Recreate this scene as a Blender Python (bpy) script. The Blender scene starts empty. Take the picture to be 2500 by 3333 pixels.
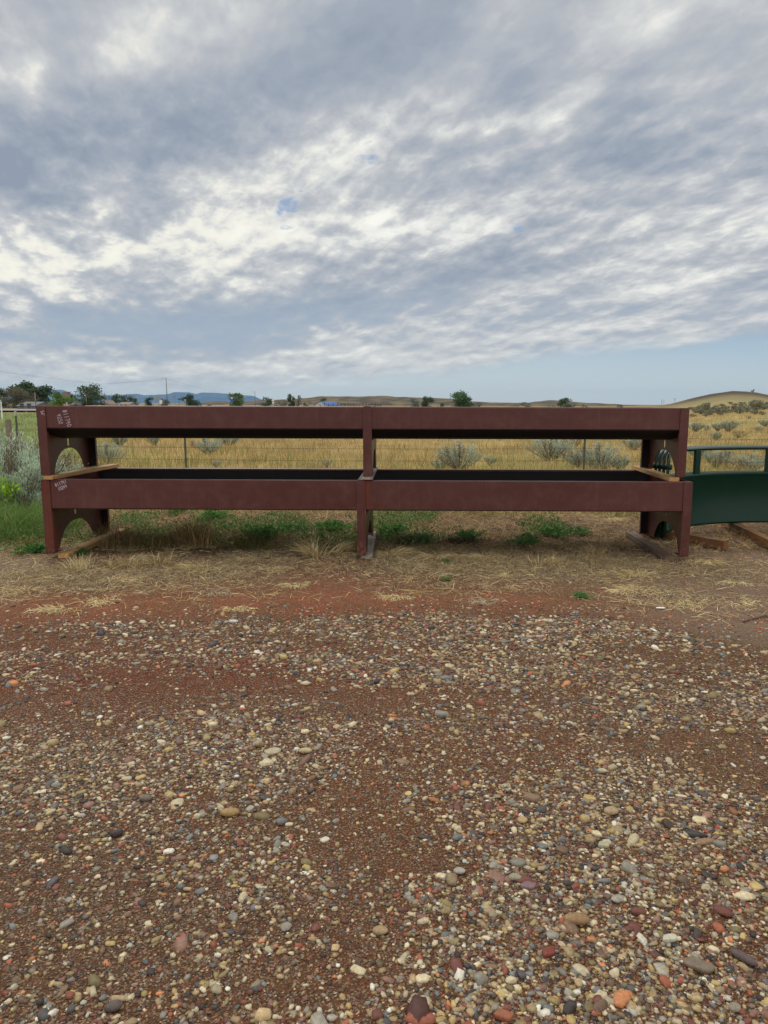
import bpy, math, random
import numpy as np
from mathutils import Vector, Matrix

SC = bpy.context.scene
COL = SC.collection
R = math.radians
rng = np.random.default_rng(7)
random.seed(7)

# ------------------------------------------------------------------ camera
CAM_H, PITCH, F, CX, CY = 1.46, R(8.71), 2300.0, 1335.0, 1666.5
cd = bpy.data.cameras.new('camera'); cam = bpy.data.objects.new('camera', cd); COL.objects.link(cam)
cam.location = (0, 0, CAM_H)
ROLL = R(0.2)
cam.rotation_euler = (Matrix.Rotation(math.pi/2 - PITCH, 3, 'X') @ Matrix.Rotation(ROLL, 3, 'Z')).to_euler()
cd.sensor_fit = 'HORIZONTAL'; cd.sensor_width = 36.0; cd.lens = 36.0*F/2500.0
cd.shift_x = (1250-CX)/2500.0
cd.clip_start = 0.05; cd.clip_end = 60000
SC.camera = cam
SC.render.resolution_x = 768; SC.render.resolution_y = 1024
SC.view_settings.view_transform = 'Standard'; SC.view_settings.look = 'None'
SC.view_settings.gamma = 1.0; SC.view_settings.exposure = 0.0

def ray(px, py):
    """direction of the view ray through a pixel of the 2500x3333 photograph"""
    a, b = (px-CX)/F, (CY-py)/F
    c, s = math.cos(-ROLL), math.sin(-ROLL)
    a, b = a*c+b*s, -a*s+b*c
    return Vector((a, math.cos(PITCH)+b*math.sin(PITCH), -math.sin(PITCH)+b*math.cos(PITCH)))
def at(px, py, Y):
    r = ray(px, py); k = Y/r.y
    return Vector((r.x*k, Y, CAM_H+r.z*k))
def gp(px, py, z=0.0):
    r = ray(px, py); k = (z-CAM_H)/r.z
    return Vector((r.x*k, r.y*k, z))

# ------------------------------------------------------------------ node helpers
class NT:
    def __init__(s, tree): s.t = tree; s.n = tree.nodes; s.l = tree.links
    def new(s, typ, **kw):
        n = s.n.new(typ)
        for k, v in kw.items(): setattr(n, k, v)
        return n
    def set(s, sock, v):
        if isinstance(v, bpy.types.NodeSocket): s.l.new(v, sock)
        elif isinstance(v, (tuple, list)) and len(v) == 3 and sock.type == 'RGBA': sock.default_value = (*v, 1)
        else: sock.default_value = v
    def m(s, op, a, b=0.0, c=0.0, clamp=False):
        n = s.new('ShaderNodeMath', operation=op, use_clamp=clamp)
        s.set(n.inputs[0], a); s.set(n.inputs[1], b); s.set(n.inputs[2], c)
        return n.outputs[0]
    def mr(s, v, a, b, c=0.0, d=1.0, smooth=True):
        n = s.new('ShaderNodeMapRange', interpolation_type='SMOOTHSTEP' if smooth else 'LINEAR')
        for i, q in enumerate((v, a, b, c, d)): s.set(n.inputs[i], q)
        return n.outputs[0]
    def mix(s, f, a, b, typ='MIX'):
        n = s.new('ShaderNodeMix', data_type='RGBA', blend_type=typ)
        s.set(n.inputs[0], f); s.set(n.inputs[6], a); s.set(n.inputs[7], b)
        return n.outputs[2]
    def noise(s, vec, scale, detail=4, rough=0.5, dist=0.0, out=0):
        n = s.new('ShaderNodeTexNoise')
        s.set(n.inputs['Vector'], vec); n.inputs['Scale'].default_value = scale
        n.inputs['Detail'].default_value = detail; n.inputs['Roughness'].default_value = rough
        n.inputs['Distortion'].default_value = dist
        return n.outputs[out]
    def comb(s, x, y, z):
        n = s.new('ShaderNodeCombineXYZ')
        for i, q in enumerate((x, y, z)): s.set(n.inputs[i], q)
        return n.outputs[0]
    def ramp(s, f, pts):
        n = s.new('ShaderNodeValToRGB'); e = n.color_ramp.elements
        while len(e) < len(pts): e.new(0.5)
        for el, (p, c) in zip(e, pts): el.position = p; el.color = (*c, 1)
        s.set(n.inputs[0], f); return n.outputs[0]

def lin(r, g, b, k=1.0):
    def f(c):
        c /= 255.0
        return c/12.92 if c <= 0.04045 else ((c+0.055)/1.055)**2.4
    return (f(r)*k, f(g)*k, f(b)*k)

# ------------------------------------------------------------------ world: broken altocumulus over a Nishita sky
SUN_EL, SUN_AZ = R(52), R(-28)          # azimuth from +Y, negative = to the left
w = bpy.data.worlds.new('World'); SC.world = w; w.use_nodes = True
T = NT(w.node_tree); T.n.clear()
sky = T.new('ShaderNodeTexSky', sky_type='NISHITA'); sky.sun_disc = False
sky.sun_elevation = SUN_EL; sky.sun_rotation = SUN_AZ
sky.air_density = 1.0; sky.dust_density = 1.2; sky.ozone_density = 1.5
tc = T.new('ShaderNodeTexCoord'); sp = T.new('ShaderNodeSeparateXYZ'); T.l.new(tc.outputs['Generated'], sp.inputs[0])
dx, dy, dz = sp.outputs
zc = T.m('MAXIMUM', T.m('ADD', dz, 0.20), 0.06)   # a curved layer with some thickness
qx, qy = T.m('DIVIDE', dx, zc), T.m('DIVIDE', dy, zc)
# rotate the cloud layer so that its streaks run down the wind
ang = R(28)
ca, sa = math.cos(ang), math.sin(ang)
ax_ = T.m('ADD', T.m('MULTIPLY', qx, ca), T.m('MULTIPLY', qy, sa))      # across the streaks
al_ = T.m('ADD', T.m('MULTIPLY', qx, -sa), T.m('MULTIPLY', qy, ca))     # along them
lay = T.comb(ax_, T.m('MULTIPLY', al_, 0.62), 0.0)
layb = T.comb(T.m('MULTIPLY', ax_, 0.975), T.m('MULTIPLY', al_, 0.62*0.975), 0.0)
lay2 = T.comb(T.m('ADD', ax_, 3.7), T.m('MULTIPLY', al_, 0.32), 4.0)
# azimuth tangent u and elevation tangent v for the big cloud masses
yy = T.m('MAXIMUM', dy, 0.05)
U = T.m('DIVIDE', dx, yy); V = T.m('DIVIDE', dz, yy)
warp = T.noise(lay, 1.8, 4, 0.5)
Vw = T.m('ADD', V, T.m('MULTIPLY', T.m('SUBTRACT', warp, 0.5), 0.10))
Uw = T.m('ADD', U, T.m('MULTIPLY', T.m('SUBTRACT', T.noise(lay2, 1.5, 3, 0.5), 0.5), 0.30))
def pxuv(px, py):
    r = ray(px, py); return r.x/r.y, r.z/r.y
def blob(px, py, wx, wy, rot=0.0):
    """soft elliptical mass centred in a direction of the sky"""
    u0, v0 = pxuv(px, py); su, sv = wx/2300.0, wy/2300.0
    du, dv = T.m('SUBTRACT', Uw, u0), T.m('SUBTRACT', Vw, v0)
    c, s = math.cos(R(rot)), math.sin(R(rot))
    a = T.m('DIVIDE', T.m('ADD', T.m('MULTIPLY', du, c), T.m('MULTIPLY', dv, s)), su)
    b = T.m('DIVIDE', T.m('ADD', T.m('MULTIPLY', du, -s), T.m('MULTIPLY', dv, c)), sv)
    return T.m('EXPONENT', T.m('MULTIPLY', T.m('ADD', T.m('MULTIPLY', a, a), T.m('MULTIPLY', b, b)), -1.0))
def addw(items, base):
    acc = base
    for b, k in items: acc = T.m('ADD', acc, T.m('MULTIPLY', b, k))
    return acc
BLOBS = [  # (px, py, half width, half height, tilt, weight)
    (300, 140, 420, 150, 10, 0.10), (600, 420, 850, 150, 20, -0.22), (1350, 80, 300, 170, 45, -0.14),
    (60, 620, 330, 150, 0, -0.15), (850, 580, 560, 60, 8, 0.14), (1150, 700, 500, 140, 10, 0.19),
    (500, 800, 620, 170, 0, 0.14), (60, 880, 330, 170, 0, 0.15), (1000, 960, 760, 85, 6, -0.17),
    (700, 1080, 800, 70, 3, -0.09), (2100, 780, 560, 150, 12, 0.13), (1900, 480, 620, 100, 18, -0.10),
    (2300, 230, 300, 60, 25, 0.08), (1980, 60, 320, 70, 20, 0.02), (1500, 930, 420, 50, 12, -0.08), (2250, 640, 420, 34, 14, -0.14), (2050, 1010, 420, 30, 12, -0.08),
    (1900, 1050, 600, 80, 8, 0.09), (200, 1200, 600, 60, 0, 0.10), (1150, 1190, 700, 60, 3, 0.09), (2500, 420, 300, 120, 10, -0.05)]
big = addw([(blob(*b[:5]), b[5]) for b in BLOBS], 0.435)
n1 = T.m('SUBTRACT', T.noise(lay, 4.4, 9, 0.57, 0.10), 0.5)
n2 = T.m('SUBTRACT', T.noise(lay2, 2.8, 6, 0.5, 0.2), 0.5)
n3 = T.m('SUBTRACT', T.noise(lay, 19.0, 6, 0.62, 0.5), 0.5)
emb = T.m('SUBTRACT', n1, T.m('SUBTRACT', T.noise(layb, 4.4, 9, 0.57, 0.10), 0.5))     # the side turned to the sun is brighter
# altocumulus cells
vadd = T.new('ShaderNodeVectorMath', operation='ADD'); T.l.new(lay, vadd.inputs[0])
wn = T.new('ShaderNodeTexNoise'); T.l.new(lay, wn.inputs['Vector']); wn.inputs['Scale'].default_value = 5.5; wn.inputs['Detail'].default_value = 4
wsc = T.new('ShaderNodeVectorMath', operation='SCALE'); T.l.new(wn.outputs['Color'], wsc.inputs[0]); wsc.inputs['Scale'].default_value = 0.30
T.l.new(wsc.outputs[0], vadd.inputs[1])
vor = T.new('ShaderNodeTexVoronoi', feature='SMOOTH_F1'); T.l.new(vadd.outputs[0], vor.inputs['Vector']); vor.inputs['Scale'].default_value = 8.0
vor.inputs['Smoothness'].default_value = 0.7
cell = T.m('MULTIPLY', T.m('SUBTRACT', 0.42, vor.outputs['Distance']), T.mr(T.noise(lay2, 1.2, 2), 0.38, 0.62, 0.15, 0.85))
calm = T.mr(V, 0.02, 0.22, 0.30, 1.0)
det = T.m('ADD', T.m('ADD', T.m('ADD', T.m('MULTIPLY', n1, 0.70), T.m('MULTIPLY', emb, 0.8)), T.m('MULTIPLY', cell, 0.68)),
          T.m('ADD', T.m('MULTIPLY', n2, 0.42), T.m('MULTIPLY', n3, 0.40)))
soft = T.mr(V, 0.33, 0.46, 1.0, 0.55)     # smoother, thicker stratus higher up
tone = T.m('ADD', big, T.m('MULTIPLY', det, T.m('MULTIPLY', calm, soft)))
ccol = T.ramp(tone, [(0.08, lin(146, 157, 174)), (0.26, lin(162, 171, 184)), (0.42, lin(184, 188, 195)),
                     (0.55, lin(208, 210, 211)), (0.68, lin(236, 236, 231)), (0.84, lin(253, 252, 246))])
ccol = T.mix(T.m('MULTIPLY', T.mr(V, 0.19, 0.09), T.mr(tone, 0.55, 0.25, 0.0, 0.75)), ccol, lin(164, 180, 197))
ccol = T.mix(T.m('MULTIPLY', T.mr(U, 0.1, -0.45), T.mr(tone, 0.5, 0.8, 0.0, 0.7)), ccol, lin(250, 247, 230))
# cover: solid above, ragged lower edge that dips to the left, with clear sky under it at the right
edge = T.mr(U, -0.25, 0.55, 0.015, 0.092)
cover = T.mr(T.m('ADD', T.m('SUBTRACT', V, edge), T.m('MULTIPLY', T.m('ADD', n2, T.m('MULTIPLY', n1, 0.5)), 0.05)), -0.012, 0.020)
hole1 = T.m('MULTIPLY', blob(1000, 640, 60, 60), 1.45)
hole2 = T.m('MULTIPLY', blob(1660, 740, 42, 26), 1.1)
hole3 = T.m('MULTIPLY', blob(1265, 530, 50, 14), 0.9)
hole = T.mr(T.m('ADD', T.m('ADD', T.m('ADD', hole1, hole2), hole3), T.m('MULTIPLY', T.m('ADD', T.m('MULTIPLY', n3, 1.6), n1), 2.0)), 0.70, 1.35)
cover = T.m('MULTIPLY', cover, T.m('SUBTRACT', 1.0, T.m('MULTIPLY', hole, 0.75)))
clear = T.mix(0.80, T.mix(1.0, sky.outputs[0], (0.10, 0.10, 0.10), 'MULTIPLY'),
              T.ramp(T.m('MULTIPLY', V, 4.0, clamp=True), [(0.0, lin(206, 213, 217)), (0.14, lin(192, 207, 217)), (0.36, lin(160, 187, 210)), (1.0, lin(108, 148, 196))]))
ccol = T.mix(T.mr(V, 0.60, 1.1), ccol, T.mix(1.0, ccol, (2.3, 2.2, 2.0), 'MULTIPLY'))   # sky above the view boosted to add light on the ground
skyc = T.mix(cover, clear, ccol)
# below the horizon: plain dull ground tone, never seen
skyc = T.mix(T.mr(dz, -0.03, -0.005), (0.10, 0.085, 0.06), skyc)
bg = T.new('ShaderNodeBackground'); T.l.new(skyc, bg.inputs[0])
bg.inputs[1].default_value = 1.0
out = T.new('ShaderNodeOutputWorld'); T.l.new(bg.outputs[0], out.inputs[0])

# ------------------------------------------------------------------ sun behind the clouds
sl = bpy.data.lights.new('sun', 'SUN'); sl.energy = 1.3; sl.angle = R(30); sl.color = (1.0, 0.95, 0.87)
so = bpy.data.objects.new('sun', sl); COL.objects.link(so)
sd = Vector((math.sin(SUN_AZ)*math.cos(SUN_EL), math.cos(SUN_AZ)*math.cos(SUN_EL), math.sin(SUN_EL)))
so.rotation_euler = sd.to_track_quat('Z', 'Y').to_euler()

# ------------------------------------------------------------------ noise on arrays
def _h(ix, iy, s):
    n = (ix.astype(np.int64)*374761393 + iy.astype(np.int64)*668265263 + s*1442695041) & 0x7fffffff
    n = ((n ^ (n >> 13))*1274126177) & 0x7fffffff
    return ((n ^ (n >> 16)) & 0xffffff)/float(0xffffff)
def vn(x, y, s=0):
    ix, iy = np.floor(x), np.floor(y); fx, fy = x-ix, y-iy
    fx, fy = fx*fx*(3-2*fx), fy*fy*(3-2*fy)
    a, b = _h(ix, iy, s), _h(ix+1, iy, s); c, d = _h(ix, iy+1, s), _h(ix+1, iy+1, s)
    return (a*(1-fx)+b*fx)*(1-fy) + (c*(1-fx)+d*fx)*fy
def fbm(x, y, s=0, o=4, g=0.5):
    x = np.asarray(x, float); y = np.asarray(y, float)
    t = np.zeros(np.broadcast(x, y).shape); a = 1.0; n = 0
    for i in range(o): t = t+a*vn(x*2**i+i*17.3, y*2**i-i*9.1, s+i); n += a; a *= g
    return t/n
def ss(x, a, b):
    t = np.clip((np.asarray(x, float)-a)/(b-a), 0, 1); return t*t*(3-2*t)

# ------------------------------------------------------------------ mesh helpers
def np_mesh(name, V_, faces, mats, col=None, smooth=False, midx=None, parent=None, loc=None):
    """link one mesh object made from arrays: faces is a list of (M,k) index arrays"""
    me = bpy.data.meshes.new(name); V_ = np.asarray(V_, np.float32)
    me.vertices.add(len(V_)); me.vertices.foreach_set('co', V_.ravel())
    faces = [np.asarray(f, np.int32) for f in faces if len(f)]
    li = np.concatenate([f.ravel() for f in faces])
    tot = np.concatenate([np.full(len(f), f.shape[1], np.int32) for f in faces])
    st = np.concatenate([[0], np.cumsum(tot)[:-1]]).astype(np.int32)
    me.loops.add(len(li)); me.loops.foreach_set('vertex_index', li)
    me.polygons.add(len(tot)); me.polygons.foreach_set('loop_start', st)
    try: me.polygons.foreach_set('loop_total', tot)
    except Exception: pass
    if midx is not None: me.polygons.foreach_set('material_index', np.asarray(midx, np.int32))
    me.polygons.foreach_set('use_smooth', np.full(len(tot), smooth))
    if not isinstance(mats, (list, tuple)): mats = [mats]
    for m_ in mats: me.materials.append(m_)
    if col is not None:
        a = me.color_attributes.new('col', 'FLOAT_COLOR', 'POINT')
        c4 = np.ones((len(V_), 4), np.float32); c4[:, :3] = col; a.data.foreach_set('color', c4.ravel())
    me.update(calc_edges=True); me.validate()
    o = bpy.data.objects.new(name, me); COL.objects.link(o)
    if parent is not None: o.parent = parent
    if loc is not None: o.location = loc
    return o

class MB:
    """collects boxes, tubes and prisms into one mesh"""
    def __init__(s): s.v = []; s.f = []; s.mi = []
    def add(s, vs, fs, mi=0):
        b = len(s.v); s.v += [tuple(v) for v in vs]
        s.f += [tuple(b+i for i in f) for f in fs]; s.mi += [mi]*len(fs); return s
    def box(s, x0, x1, y0, y1, z0, z1, mi=0, M=None):
        vs = [Vector(p) for p in ((x0,y0,z0),(x1,y0,z0),(x1,y1,z0),(x0,y1,z0),(x0,y0,z1),(x1,y0,z1),(x1,y1,z1),(x0,y1,z1))]
        if M is not None: vs = [M @ v for v in vs]
        return s.add(vs, [(0,3,2,1),(4,5,6,7),(0,1,5,4),(1,2,6,5),(2,3,7,6),(3,0,4,7)], mi)
    def tube(s, pts, rad, n=8, mi=0, caps=True):
        pts = [Vector(p) for p in pts]; rs = rad if isinstance(rad, (list, tuple)) else [rad]*len(pts)
        rings = []; up = Vector((0,0,1))
        for i, p in enumerate(pts):
            d = (pts[min(i+1, len(pts)-1)]-pts[max(i-1, 0)]).normalized()
            a = d.cross(up)
            if a.length < 1e-3: a = d.cross(Vector((1,0,0)))
            a.normalize(); b = a.cross(d)
            rings.append([p+(a*math.cos(2*math.pi*k/n)+b*math.sin(2*math.pi*k/n))*rs[i] for k in range(n)])
        vs = [v for r_ in rings for v in r_]; fs = []
        for i in range(len(pts)-1):
            for k in range(n):
                fs.append((i*n+k, i*n+(k+1)%n, (i+1)*n+(k+1)%n, (i+1)*n+k))
        if caps: fs += [tuple(range(n))[::-1], tuple((len(pts)-1)*n+k for k in range(n))]
        return s.add(vs, fs, mi)
    def prism(s, poly, axis, a, b, mi=0):
        """closed 2D polygon extruded along 'x' (poly in y,z), 'y' (x,z) or 'z' (x,y)"""
        def P(p, t): return {'x': (t, p[0], p[1]), 'y': (p[0], t, p[1]), 'z': (p[0], p[1], t)}[axis]
        n = len(poly); vs = [P(p, a) for p in poly]+[P(p, b) for p in poly]
        fs = [tuple(range(n)), tuple(range(2*n-1, n-1, -1))]+[(i, n+i, n+(i+1)%n, (i+1)%n) for i in range(n)]
        return s.add(vs, fs, mi)
    def build(s, name, mats, parent=None, smooth=False, bevel=0.0, loc=None):
        me = bpy.data.meshes.new(name); me.from_pydata([tuple(v) for v in s.v], [], s.f)
        if not isinstance(mats, (list, tuple)): mats = [mats]
        for m_ in mats: me.materials.append(m_)
        me.polygons.foreach_set('material_index', s.mi)
        import bmesh
        bm = bmesh.new(); bm.from_mesh(me); bmesh.ops.recalc_face_normals(bm, faces=bm.faces)
        if bevel:
            ed = [e for e in bm.edges if len(e.link_faces) == 2 and e.calc_face_angle(0) > 0.6]
            bmesh.ops.bevel(bm, geom=ed, offset=bevel, segments=2, affect='EDGES', profile=0.5, clamp_overlap=True)
        bm.to_mesh(me); bm.free()
        if smooth: me.polygons.foreach_set('use_smooth', [True]*len(me.polygons))
        o = bpy.data.objects.new(name, me); COL.objects.link(o)
        if parent is not None: o.parent = parent
        if loc is not None: o.location = loc
        return o

def tag(o, label=None, cat=None, group=None, kind=None):
    if label: o['label'] = label
    if cat: o['category'] = cat
    if group: o['group'] = group
    if kind: o['kind'] = kind
    return o
def empty(name, loc, rz=0.0):
    o = bpy.data.objects.new(name, None); COL.objects.link(o); o.location = loc; o.rotation_euler = (0, 0, rz)
    o.empty_display_size = 0.2; return o
def copy_tree(o, parent=None):
    c = o.copy(); COL.objects.link(c); c.parent = parent
    for ch in [q for q in list(COL.objects) if q.parent is o]: copy_tree(ch, c)
    return c

# ------------------------------------------------------------------ materials
def newmat(name):
    m_ = bpy.data.materials.new(name); m_.use_nodes = True
    t = NT(m_.node_tree); t.n.clear()
    b = t.new('ShaderNodeBsdfPrincipled'); o = t.new('ShaderNodeOutputMaterial'); t.l.new(b.outputs[0], o.inputs[0])
    return m_, t, b
def simple(name, c, rough=0.6, metal=0.0, var=0.18, scale=6.0, bump=0.0, bscale=60.0, spec=0.5):
    m_, t, b = newmat(name); co = t.new('ShaderNodeTexCoord').outputs['Object']
    n = t.noise(co, scale, 5, 0.6)
    col = t.mix(n, tuple(x*(1-var) for x in c), tuple(min(1, x*(1+var)) for x in c))
    t.l.new(col, b.inputs['Base Color']); b.inputs['Roughness'].default_value = rough
    b.inputs['Metallic'].default_value = metal; b.inputs['Specular IOR Level'].default_value = spec
    if bump:
        bp = t.new('ShaderNodeBump'); bp.inputs['Strength'].default_value = bump; bp.inputs['Distance'].default_value = 0.01
        t.l.new(t.noise(co, bscale, 4, 0.6), bp.inputs['Height']); t.l.new(bp.outputs[0], b.inputs['Normal'])
    return m_
def attr_mat(name, rough=0.8, trans=0.0, spec=0.3, nscale=0.0, namt=0.25, bump=0.0):
    m_, t, b = newmat(name); a = t.new('ShaderNodeAttribute', attribute_name='col')
    col = a.outputs['Color']
    co = t.new('ShaderNodeTexCoord').outputs['Object']
    if nscale:
        f = t.mr(t.noise(co, nscale, 4, 0.65), 0.3, 0.7, 1-namt, 1+namt, False)
        col = t.mix(1.0, col, t.comb(f, f, f), 'MULTIPLY')
    if bump:
        bp = t.new('ShaderNodeBump'); bp.inputs['Strength'].default_value = bump; bp.inputs['Distance'].default_value = 0.004
        t.l.new(t.noise(co, nscale*1.4, 3, 0.6), bp.inputs['Height']); t.l.new(bp.outputs[0], b.inputs['Normal'])
    t.l.new(col, b.inputs['Base Color']); b.inputs['Roughness'].default_value = rough
    b.inputs['Specular IOR Level'].default_value = spec
    if trans:
        tr = t.new('ShaderNodeBsdfTranslucent'); t.l.new(col, tr.inputs[0])
        mx = t.new('ShaderNodeMixShader'); mx.inputs[0].default_value = trans
        t.l.new(b.outputs[0], mx.inputs[1]); t.l.new(tr.outputs[0], mx.inputs[2])
        t.l.new(mx.outputs[0], [n for n in t.n if n.type == 'OUTPUT_MATERIAL'][0].inputs[0])
    return m_
M_LEAF = attr_mat('leaf', 0.7, 0.3, 0.25)
M_GRASS = attr_mat('grass_blade', 0.75, 0.25, 0.2)
M_STEM = simple('woody_stem', lin(96, 82, 68), 0.9)
M_STONE = attr_mat('pebble', 0.62, 0, 0.4, 90.0, 0.30, 0.35)
M_BARK = simple('bark', lin(88, 76, 64), 0.95, bump=0.5, bscale=8)

def paint(name, base, rust=None, streaks=None):
    """brown steel enamel with chips, dust film and, where the photo shows it, rust runs"""
    m_, t, b = newmat(name); co = t.new('ShaderNodeTexCoord').outputs['Object']
    sx = t.new('ShaderNodeSeparateXYZ'); t.l.new(co, sx.inputs[0])
    big_ = t.noise(co, 0.9, 5, 0.6); fine = t.noise(co, 45, 4, 0.6)
    col = t.mix(big_, tuple(x*0.84 for x in base), tuple(x*1.20 for x in base))
    col = t.mix(t.mr(t.noise(co, 7, 5, 0.7), 0.40, 0.75, 0.0, 0.14), col, lin(140, 108, 98))
    run = t.noise(t.comb(t.m('MULTIPLY', sx.outputs[0], 26), t.m('MULTIPLY', sx.outputs[1], 26), t.m('MULTIPLY', sx.outputs[2], 1.3)), 1.0, 4, 0.6)
    col = t.mix(t.mr(run, 0.56, 0.75, 0.0, 0.20), col, lin(118, 84, 74))
    chips = t.noise(t.comb(sx.outputs[0], sx.outputs[1], t.m('MULTIPLY', sx.outputs[2], 0.45)), 30, 2, 0.5)
    col = t.mix(t.mr(chips, 0.745, 0.775, 0.0, 0.75), col, lin(38, 20, 18))
    scr = t.noise(t.comb(t.m('MULTIPLY', sx.outputs[0], 5), sx.outputs[1], t.m('MULTIPLY', sx.outputs[2], 120)), 1.0, 3, 0.5)
    col = t.mix(t.mr(scr, 0.70, 0.78, 0.0, 0.28), col, lin(136, 104, 94))
    spl = t.m('MULTIPLY', t.mr(t.noise(co, 38, 4, 0.7), 0.50, 0.66), t.mr(t.m('ADD', sx.outputs[2], t.m('MULTIPLY', big_, 0.12)), 0.10, 0.26, 1.0, 0.0))
    col = t.mix(t.m('MULTIPLY', spl, 0.75 if streaks else 0.12), col, lin(128, 92, 66))      # mud splashed on the feet
    for (x0, x1, z0, z1, kk) in (streaks or []):
        mx_ = t.m('MULTIPLY', t.mr(sx.outputs[0], x0, x0+0.012), t.mr(sx.outputs[0], x1-0.012, x1, 1.0, 0.0))
        mz_ = t.m('MULTIPLY', t.mr(sx.outputs[2], z0, z0+0.1), t.mr(sx.outputs[2], z1, z1+0.01, 1.0, 0.0))
        rn = t.noise(t.comb(t.m('MULTIPLY', sx.outputs[0], 60), sx.outputs[1], t.m('MULTIPLY', sx.outputs[2], 2.5)), 1.0, 3, 0.6)
        col = t.mix(t.m('MULTIPLY', t.m('MULTIPLY', mx_, mz_), t.mr(rn, 0.46, 0.56, 0.08, kk)), col, lin(112, 48, 26))
    t.l.new(col, b.inputs['Base Color'])
    t.l.new(t.mr(big_, 0.3, 0.7, 0.30, 0.48), b.inputs['Roughness']); b.inputs['Specular IOR Level'].default_value = 0.38
    bp = t.new('ShaderNodeBump'); bp.inputs['Strength'].default_value = 0.12; bp.inputs['Distance'].default_value = 0.004
    t.l.new(t.m('ADD', fine, t.m('MULTIPLY', t.noise(co, 2.2, 3), 6.0)), bp.inputs['Height']); t.l.new(bp.outputs[0], b.inputs['Normal'])
    return m_
BROWN = lin(82, 42.5, 38)
def wood(name, c1, c2, axis=1):
    m_, t, b = newmat(name); co = t.new('ShaderNodeTexCoord').outputs['Object']
    s = t.new('ShaderNodeSeparateXYZ'); t.l.new(co, s.inputs[0])
    sc = [34, 34, 34]; sc[axis] = 1.6
    g = t.noise(t.comb(*[t.m('MULTIPLY', s.outputs[i], sc[i]) for i in range(3)]), 1.0, 5, 0.65, 0.4)
    big_ = t.noise(co, 5, 4, 0.6)
    col = t.mix(t.mr(g, 0.3, 0.7), c1, c2)
    col = t.mix(t.mr(big_, 0.5, 0.72, 0, 0.65), col, lin(112, 108, 102))
    t.l.new(col, b.inputs['Base Color']); b.inputs['Roughness'].default_value = 0.75
    bp = t.new('ShaderNodeBump'); bp.inputs['Strength'].default_value = 0.5; bp.inputs['Distance'].default_value = 0.003
    t.l.new(g, bp.inputs['Height']); t.l.new(bp.outputs[0], b.inputs['Normal'])
    return m_

# ------------------------------------------------------------------ terrain
HA = [(-9, 0), (0.30, 0), (0.343, 0.9), (0.36, 1.3), (0.393, 3.5), (0.42, 5.0), (0.4487, 5.9), (0.4687, 5.6), (0.481, 5.3), (0.5065, 3.9), (0.56, 2.6), (0.7, 1.5), (9, 0.5)]
def hill_amp(a): return np.interp(a, [p[0] for p in HA], [p[1] for p in HA])
def gz(x, y):
    x = np.asarray(x, float); y = np.asarray(y, float)
    ys = np.maximum(y, 1.0); a = x/ys
    z = hill_amp(a)*ss(y, 75, 285)*(1-ss(y, 320, 620))
    z = z + ss(a, 0.30, 0.5)*ss(y, 18, 90)*0.9*(1-ss(y, 300, 600))
    z = z + (fbm(x*0.12, y*0.12, 3, 3)-0.5)*0.5*ss(y, 11, 40)*(1-ss(y, 90, 130)*0.6)
    z = z + (fbm(x*1.1, y*1.1, 5, 3)-0.5)*0.07*ss(y, 8.2, 10)
    z = z + (fbm(x*1.7, y*1.7, 9, 3)-0.5)*0.030*ss(y, -1, 1)*(1-ss(y, 7, 9))
    z = z - ss(y, 150, 350)*0.95*(1-ss(a, 0.28, 0.33)) - ss(y, 600, 4000)*2.2
    z = z - 0.022*ss(y, 5.7, 6.4)*(1-ss(y, 9, 11))
    return z
def gzf(x, y): return float(gz(np.array([x]), np.array([y]))[0])

def yb(x):   # where the gravel ends
    return np.interp(x, [-9, -2.6, -0.2, 1.2, 2.1, 3.2, 9], [4.3, 4.50, 4.80, 4.74, 4.20, 3.7, 3.2]) + (fbm(x*1.6, x*0+3.3, 21, 3)-0.5)*0.30
def gravel_amt(x, y):
    e = y-yb(x)+0.25*(fbm(x*5, y*5, 37, 2)-0.5); g = np.maximum(1-ss(e, -0.14, 0.14), 0.16*(1-ss(e, 0.0, 0.75)))
    wx = x+1.1*(fbm(x*0.6, y*0.8, 33, 3)-0.5); wy = y+0.28*x*0.4+0.55*(fbm(x*0.7+5, y*0.9, 35, 3)-0.5)
    n = 0.6*fbm(wx*0.55+4, wy*2.1, 31, 3)+0.4*fbm(x*2.2, y*4.2, 39, 3)
    dens = 0.74+(n-0.5)*3.0
    dens = dens - 0.70*np.exp(-(((x+1.9)/1.3)**2+((y-3.85)/0.38)**2))       # bare red tongue, left
    dens = dens - 0.65*np.exp(-(((x+0.95)/0.80)**2+((y-1.80)/0.40)**2))     # bare brown patch, near left
    dens = dens - 0.60*np.exp(-(((x-1.45)/0.30)**2+((y-2.75)/0.40)**2))     # bare track, right
    dens = dens - 0.55*np.exp(-(((x+0.15)/0.18)**2+((y-2.3)/0.9)**2))
    dens = dens + 0.55*np.exp(-(((x-0.55)/0.5)**2+((y-1.75)/0.6)**2))
    dens = dens + 0.60*np.exp(-(((x-0.9)/1.4)**2+((y-4.45)/0.35)**2)) + 0.40*np.exp(-(((x+1.3)/0.9)**2+((y-2.75)/0.28)**2))
    return g*np.clip(dens, 0.05, 1.0)

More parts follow.
